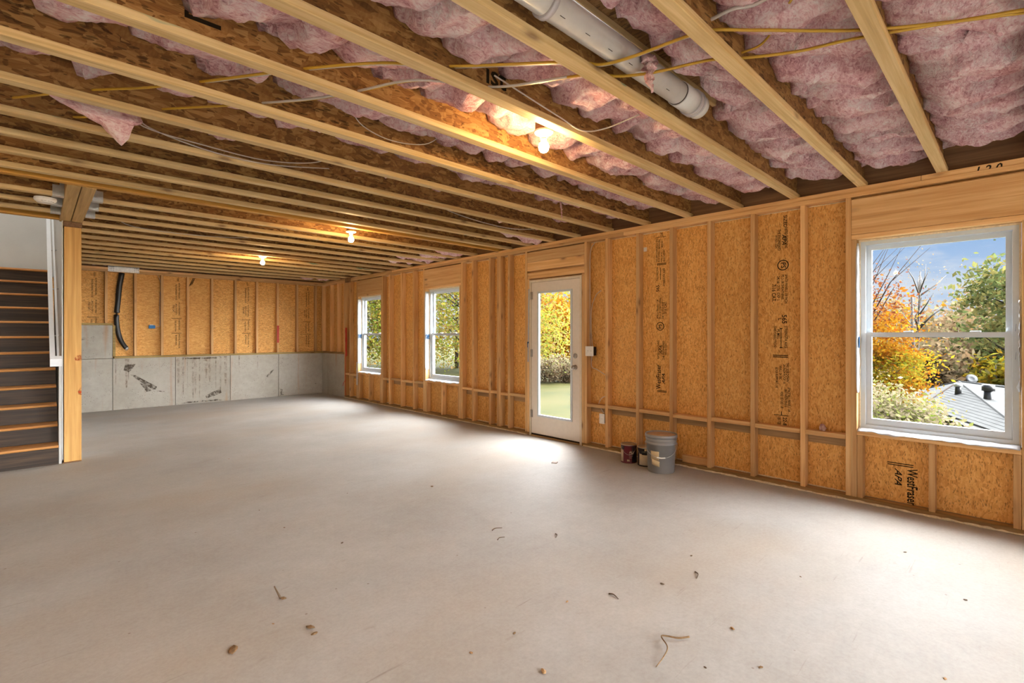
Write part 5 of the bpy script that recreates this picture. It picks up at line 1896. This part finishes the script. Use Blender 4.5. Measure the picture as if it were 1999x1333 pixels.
for t_ in (0.22, 0.36, 0.55, 0.8):
    q0 = Vector(e[1]).lerp(Vector(e[2]), t_)
    bm = bmesh.new()
    bm_tube(bm, [rp(q0.x + 0.15, q0.y, -5.6), rp(q0.x + 0.15, q0.y, EZ - 0.1)], 0.09, 4)
    link('porch_post', me_from_bm(bm, 'porch_post'), M_TRIM, nh)
def vent(p, r_, hh, cap, mcap):
    o = link('roof_vent', lathe('roof_vent', [(0, -0.3), (r_ * 1.25, -0.3), (r_, 0.05), (r_ * 0.9, hh), (0, hh)], 10), M_BLACK, nh, rp(*p))
    link('vent_cap', lathe('vent_cap', [(0, hh - cap), (r_ * 1.4, hh - cap), (r_ * 1.35, hh + 0.04), (0, hh + 0.07)], 10), mcap, o)
vent((23.0, 0.78, -0.84), 0.125, 0.44, 0.16, M_BLACK)
vent((24.3, 1.62, -0.72), 0.09, 0.22, 0.08, M_STEEL)
vent((26.4, 3.35, -0.95), 0.07, 0.32, 0.05, M_BLACK)
# satellite dish behind the ridge
ds = empty('satellite_dish', (29.8, 1.55, -3.0), 'white satellite dish on a mast behind the grey roof', 'dish')
link('mast', lathe('mast', [(0, 0), (0.03, 0), (0.03, 2.40), (0, 2.40)], 8), M_STEEL, ds)
link('reflector', lathe('reflector', [(0, 0), (0.09, 0.01), (0.2, 0.05), (0.205, 0.055), (0.09, 0.02), (0, 0.01)], 20), plain('dish_white', (0.07, 0.07, 0.07), 0.5), ds, (-0.08, 0, 2.36), (0, R(-65), R(20)))

# far woods beyond the neighbouring house
far = [(46, 9.5, 4.4, 4.0, L_ORANGE), (50, 6.5, 3.9, 3.6, L_TAN), (44, 5.2, 2.6, 3.2, L_TAN), (54, 3.8, 3.6, 3.8, L_ORANGE), (42, 2.8, 2.2, 2.8, L_TAN), (48, 1.6, 3.6, 3.0, L_TAN),
       (40, 0.6, 2.0, 2.6, L_OLIVE), (44, -1.2, 2.6, 3.0, L_OLIVE), (41, -3.5, 3.2, 3.5, L_TAN), (50, -6, 4.5, 4.0, L_TAN), (36, 7.6, 1.6, 2.6, L_TAN), (38, 4.6, 1.2, 2.4, L_TAN),
       (35, 3.4, 0.3, 1.8, L_TAN), (34.5, 0.9, 0.1, 1.3, L_GOLD), (46, 13.5, 5.5, 4.5, L_ORANGE), (38, 12, 4.0, 3.6, L_TAN), (60, 11.5, 5.4, 4, L_OLIVE)]
names = {L_ORANGE: 'orange', L_TAN: 'tan', L_OLIVE: 'olive green', L_GOLD: 'golden'}
for k, (x, y, top, cr_, lm) in enumerate(far):
    tree('woodland_tree', '%s autumn tree in the far woods beyond the neighbouring roof' % names[lm], x, y, top, cr_, lm, 2600, 0.20, 100 + k, 0.14, 0.15, M_PALEBARK, 8, 'far woods')
tree('oak_tree', 'tall olive green oak rising above the far woods', 33, -0.0, 5.0, 2.2, L_OLIVE, 3000, 0.15, 131, 0.2, 0.50, M_BARK, 12, None, 20)
tree('bare_tree', 'tall pale nearly bare tree beside the satellite dish', 36, 4.05, 5.6, 1.8, L_TAN, 200, 0.06, 133, 0.13, 0.62, M_PALEBARK, 16, None, 20)
for k, (x, y, tp) in enumerate(((33, 3.9, 3.0), (40, 0.4, 3.5), (41, -0.5, 3.5))):
    bm = bmesh.new()
    bm_tube(bm, [(0, 0, 0), (0.1, 0.05, 4), (0.0, 0.1, tp + 5.5)], [0.16, 0.13, 0.06], 7)
    o = link('slender_tree', me_from_bm(bm, 'slender_tree', True), M_PALEBARK, None, (x, y, -5.2))
    tag(o, 'pale slender tree trunk standing in the woods behind the roof', 'tree', 'pale trunks behind the roof')

# trees outside the door and the far windows
near = [(13.0, 16.8, 6.5, 2.1, L_MIXED), (10.0, 15.6, 6.0, 1.8, L_GREEN), (11.4, 14.4, 6.5, 1.9, L_MIXED), (8.3, 16.4, 6.0, 1.9, L_MIXED), (8.9, 18.4, 7.0, 2.2, L_GOLD), (12.6, 19.5, 7.5, 2.5, L_MIXED), (10.6, 17.9, 7, 2.2, L_MIXED),
        (13.8, 13.2, 5.5, 1.5, L_MIXED)]
nn_ = {L_MIXED: 'yellow-green', L_GREEN: 'green', L_GOLD: 'golden'}
for k, (x, y, top, cr_, lm) in enumerate(near):
    tree('garden_tree', '%s leafy tree close outside the far windows' % nn_[lm], x, y, top, cr_, lm, 9000, 0.062, 200 + k, 0.09, 0.03, M_BARK, 12, 'trees outside the far windows', 44)
for k, (x, y, top, cr_, lm, n_) in enumerate(((19, 16.5, 3.0, 1.7, L_ORANGE, 4200), (21.5, 18.0, 3.6, 2.0, L_GOLD, 3600), (23.5, 19.0, 3.4, 2.4, L_ORANGE, 4200), (20.0, 18.6, 3.4, 2.0, L_ORANGE, 4200), (18.0, 17.4, 3.2, 1.8, L_ORANGE, 3600), (22.6, 16.6, 2.6, 1.6, L_GOLD, 2600))):
    tree('autumn_tree', '%s tree seen through the door glass behind the hedge' % ('golden' if lm is L_GOLD else 'bright orange'), x, y, top, cr_, lm, n_, 0.11, 300 + k, 0.08, 0.1, M_BARK, 10, 'trees behind the hedge', 34)
tree('redleaf_tree', 'tall sparse red-leaved tree above the orange trees', 15.6, 14.4, 6.5, 2.2, L_RUST, 2300, 0.075, 320, 0.08, 0.52, M_BARK, 16, None, 40)
for k in range(9):
    x = 9.1 + 0.62 * k
    y = 10.6 - 0.42 * k
    t = empty('hedge_bush', (x + 0.4, y + 0.5, -0.14), 'brown and straw coloured hedge bush at the lawn edge', 'bush', 'hedge at the lawn edge')
    cn = [(random.Random(k * 50 + q).uniform(-0.55, 0.55), random.Random(k * 51 + q).uniform(-0.45, 0.45), random.Random(k * 53 + q).uniform(0.08, 0.62)) for q in range(22)]
    bm = bmesh.new()
    for c in cn[:10]:
        bm_tube(bm, [(c[0] * 0.3, c[1] * 0.3, 0), c], [0.012, 0.004], 4)
    link('stems', me_from_bm(bm, 'stems'), M_BARK, t)
    leaves('foliage', t, cn, (0.13, 0.13, 0.09), 1300, 0.045, L_BROWN, 400 + k)
    leaves('dry_tips', t, [(c[0], c[1], c[2] + 0.12) for c in cn if c[2] > 0.25], (0.13, 0.13, 0.09), 500, 0.04, L_WEED, 450 + k)
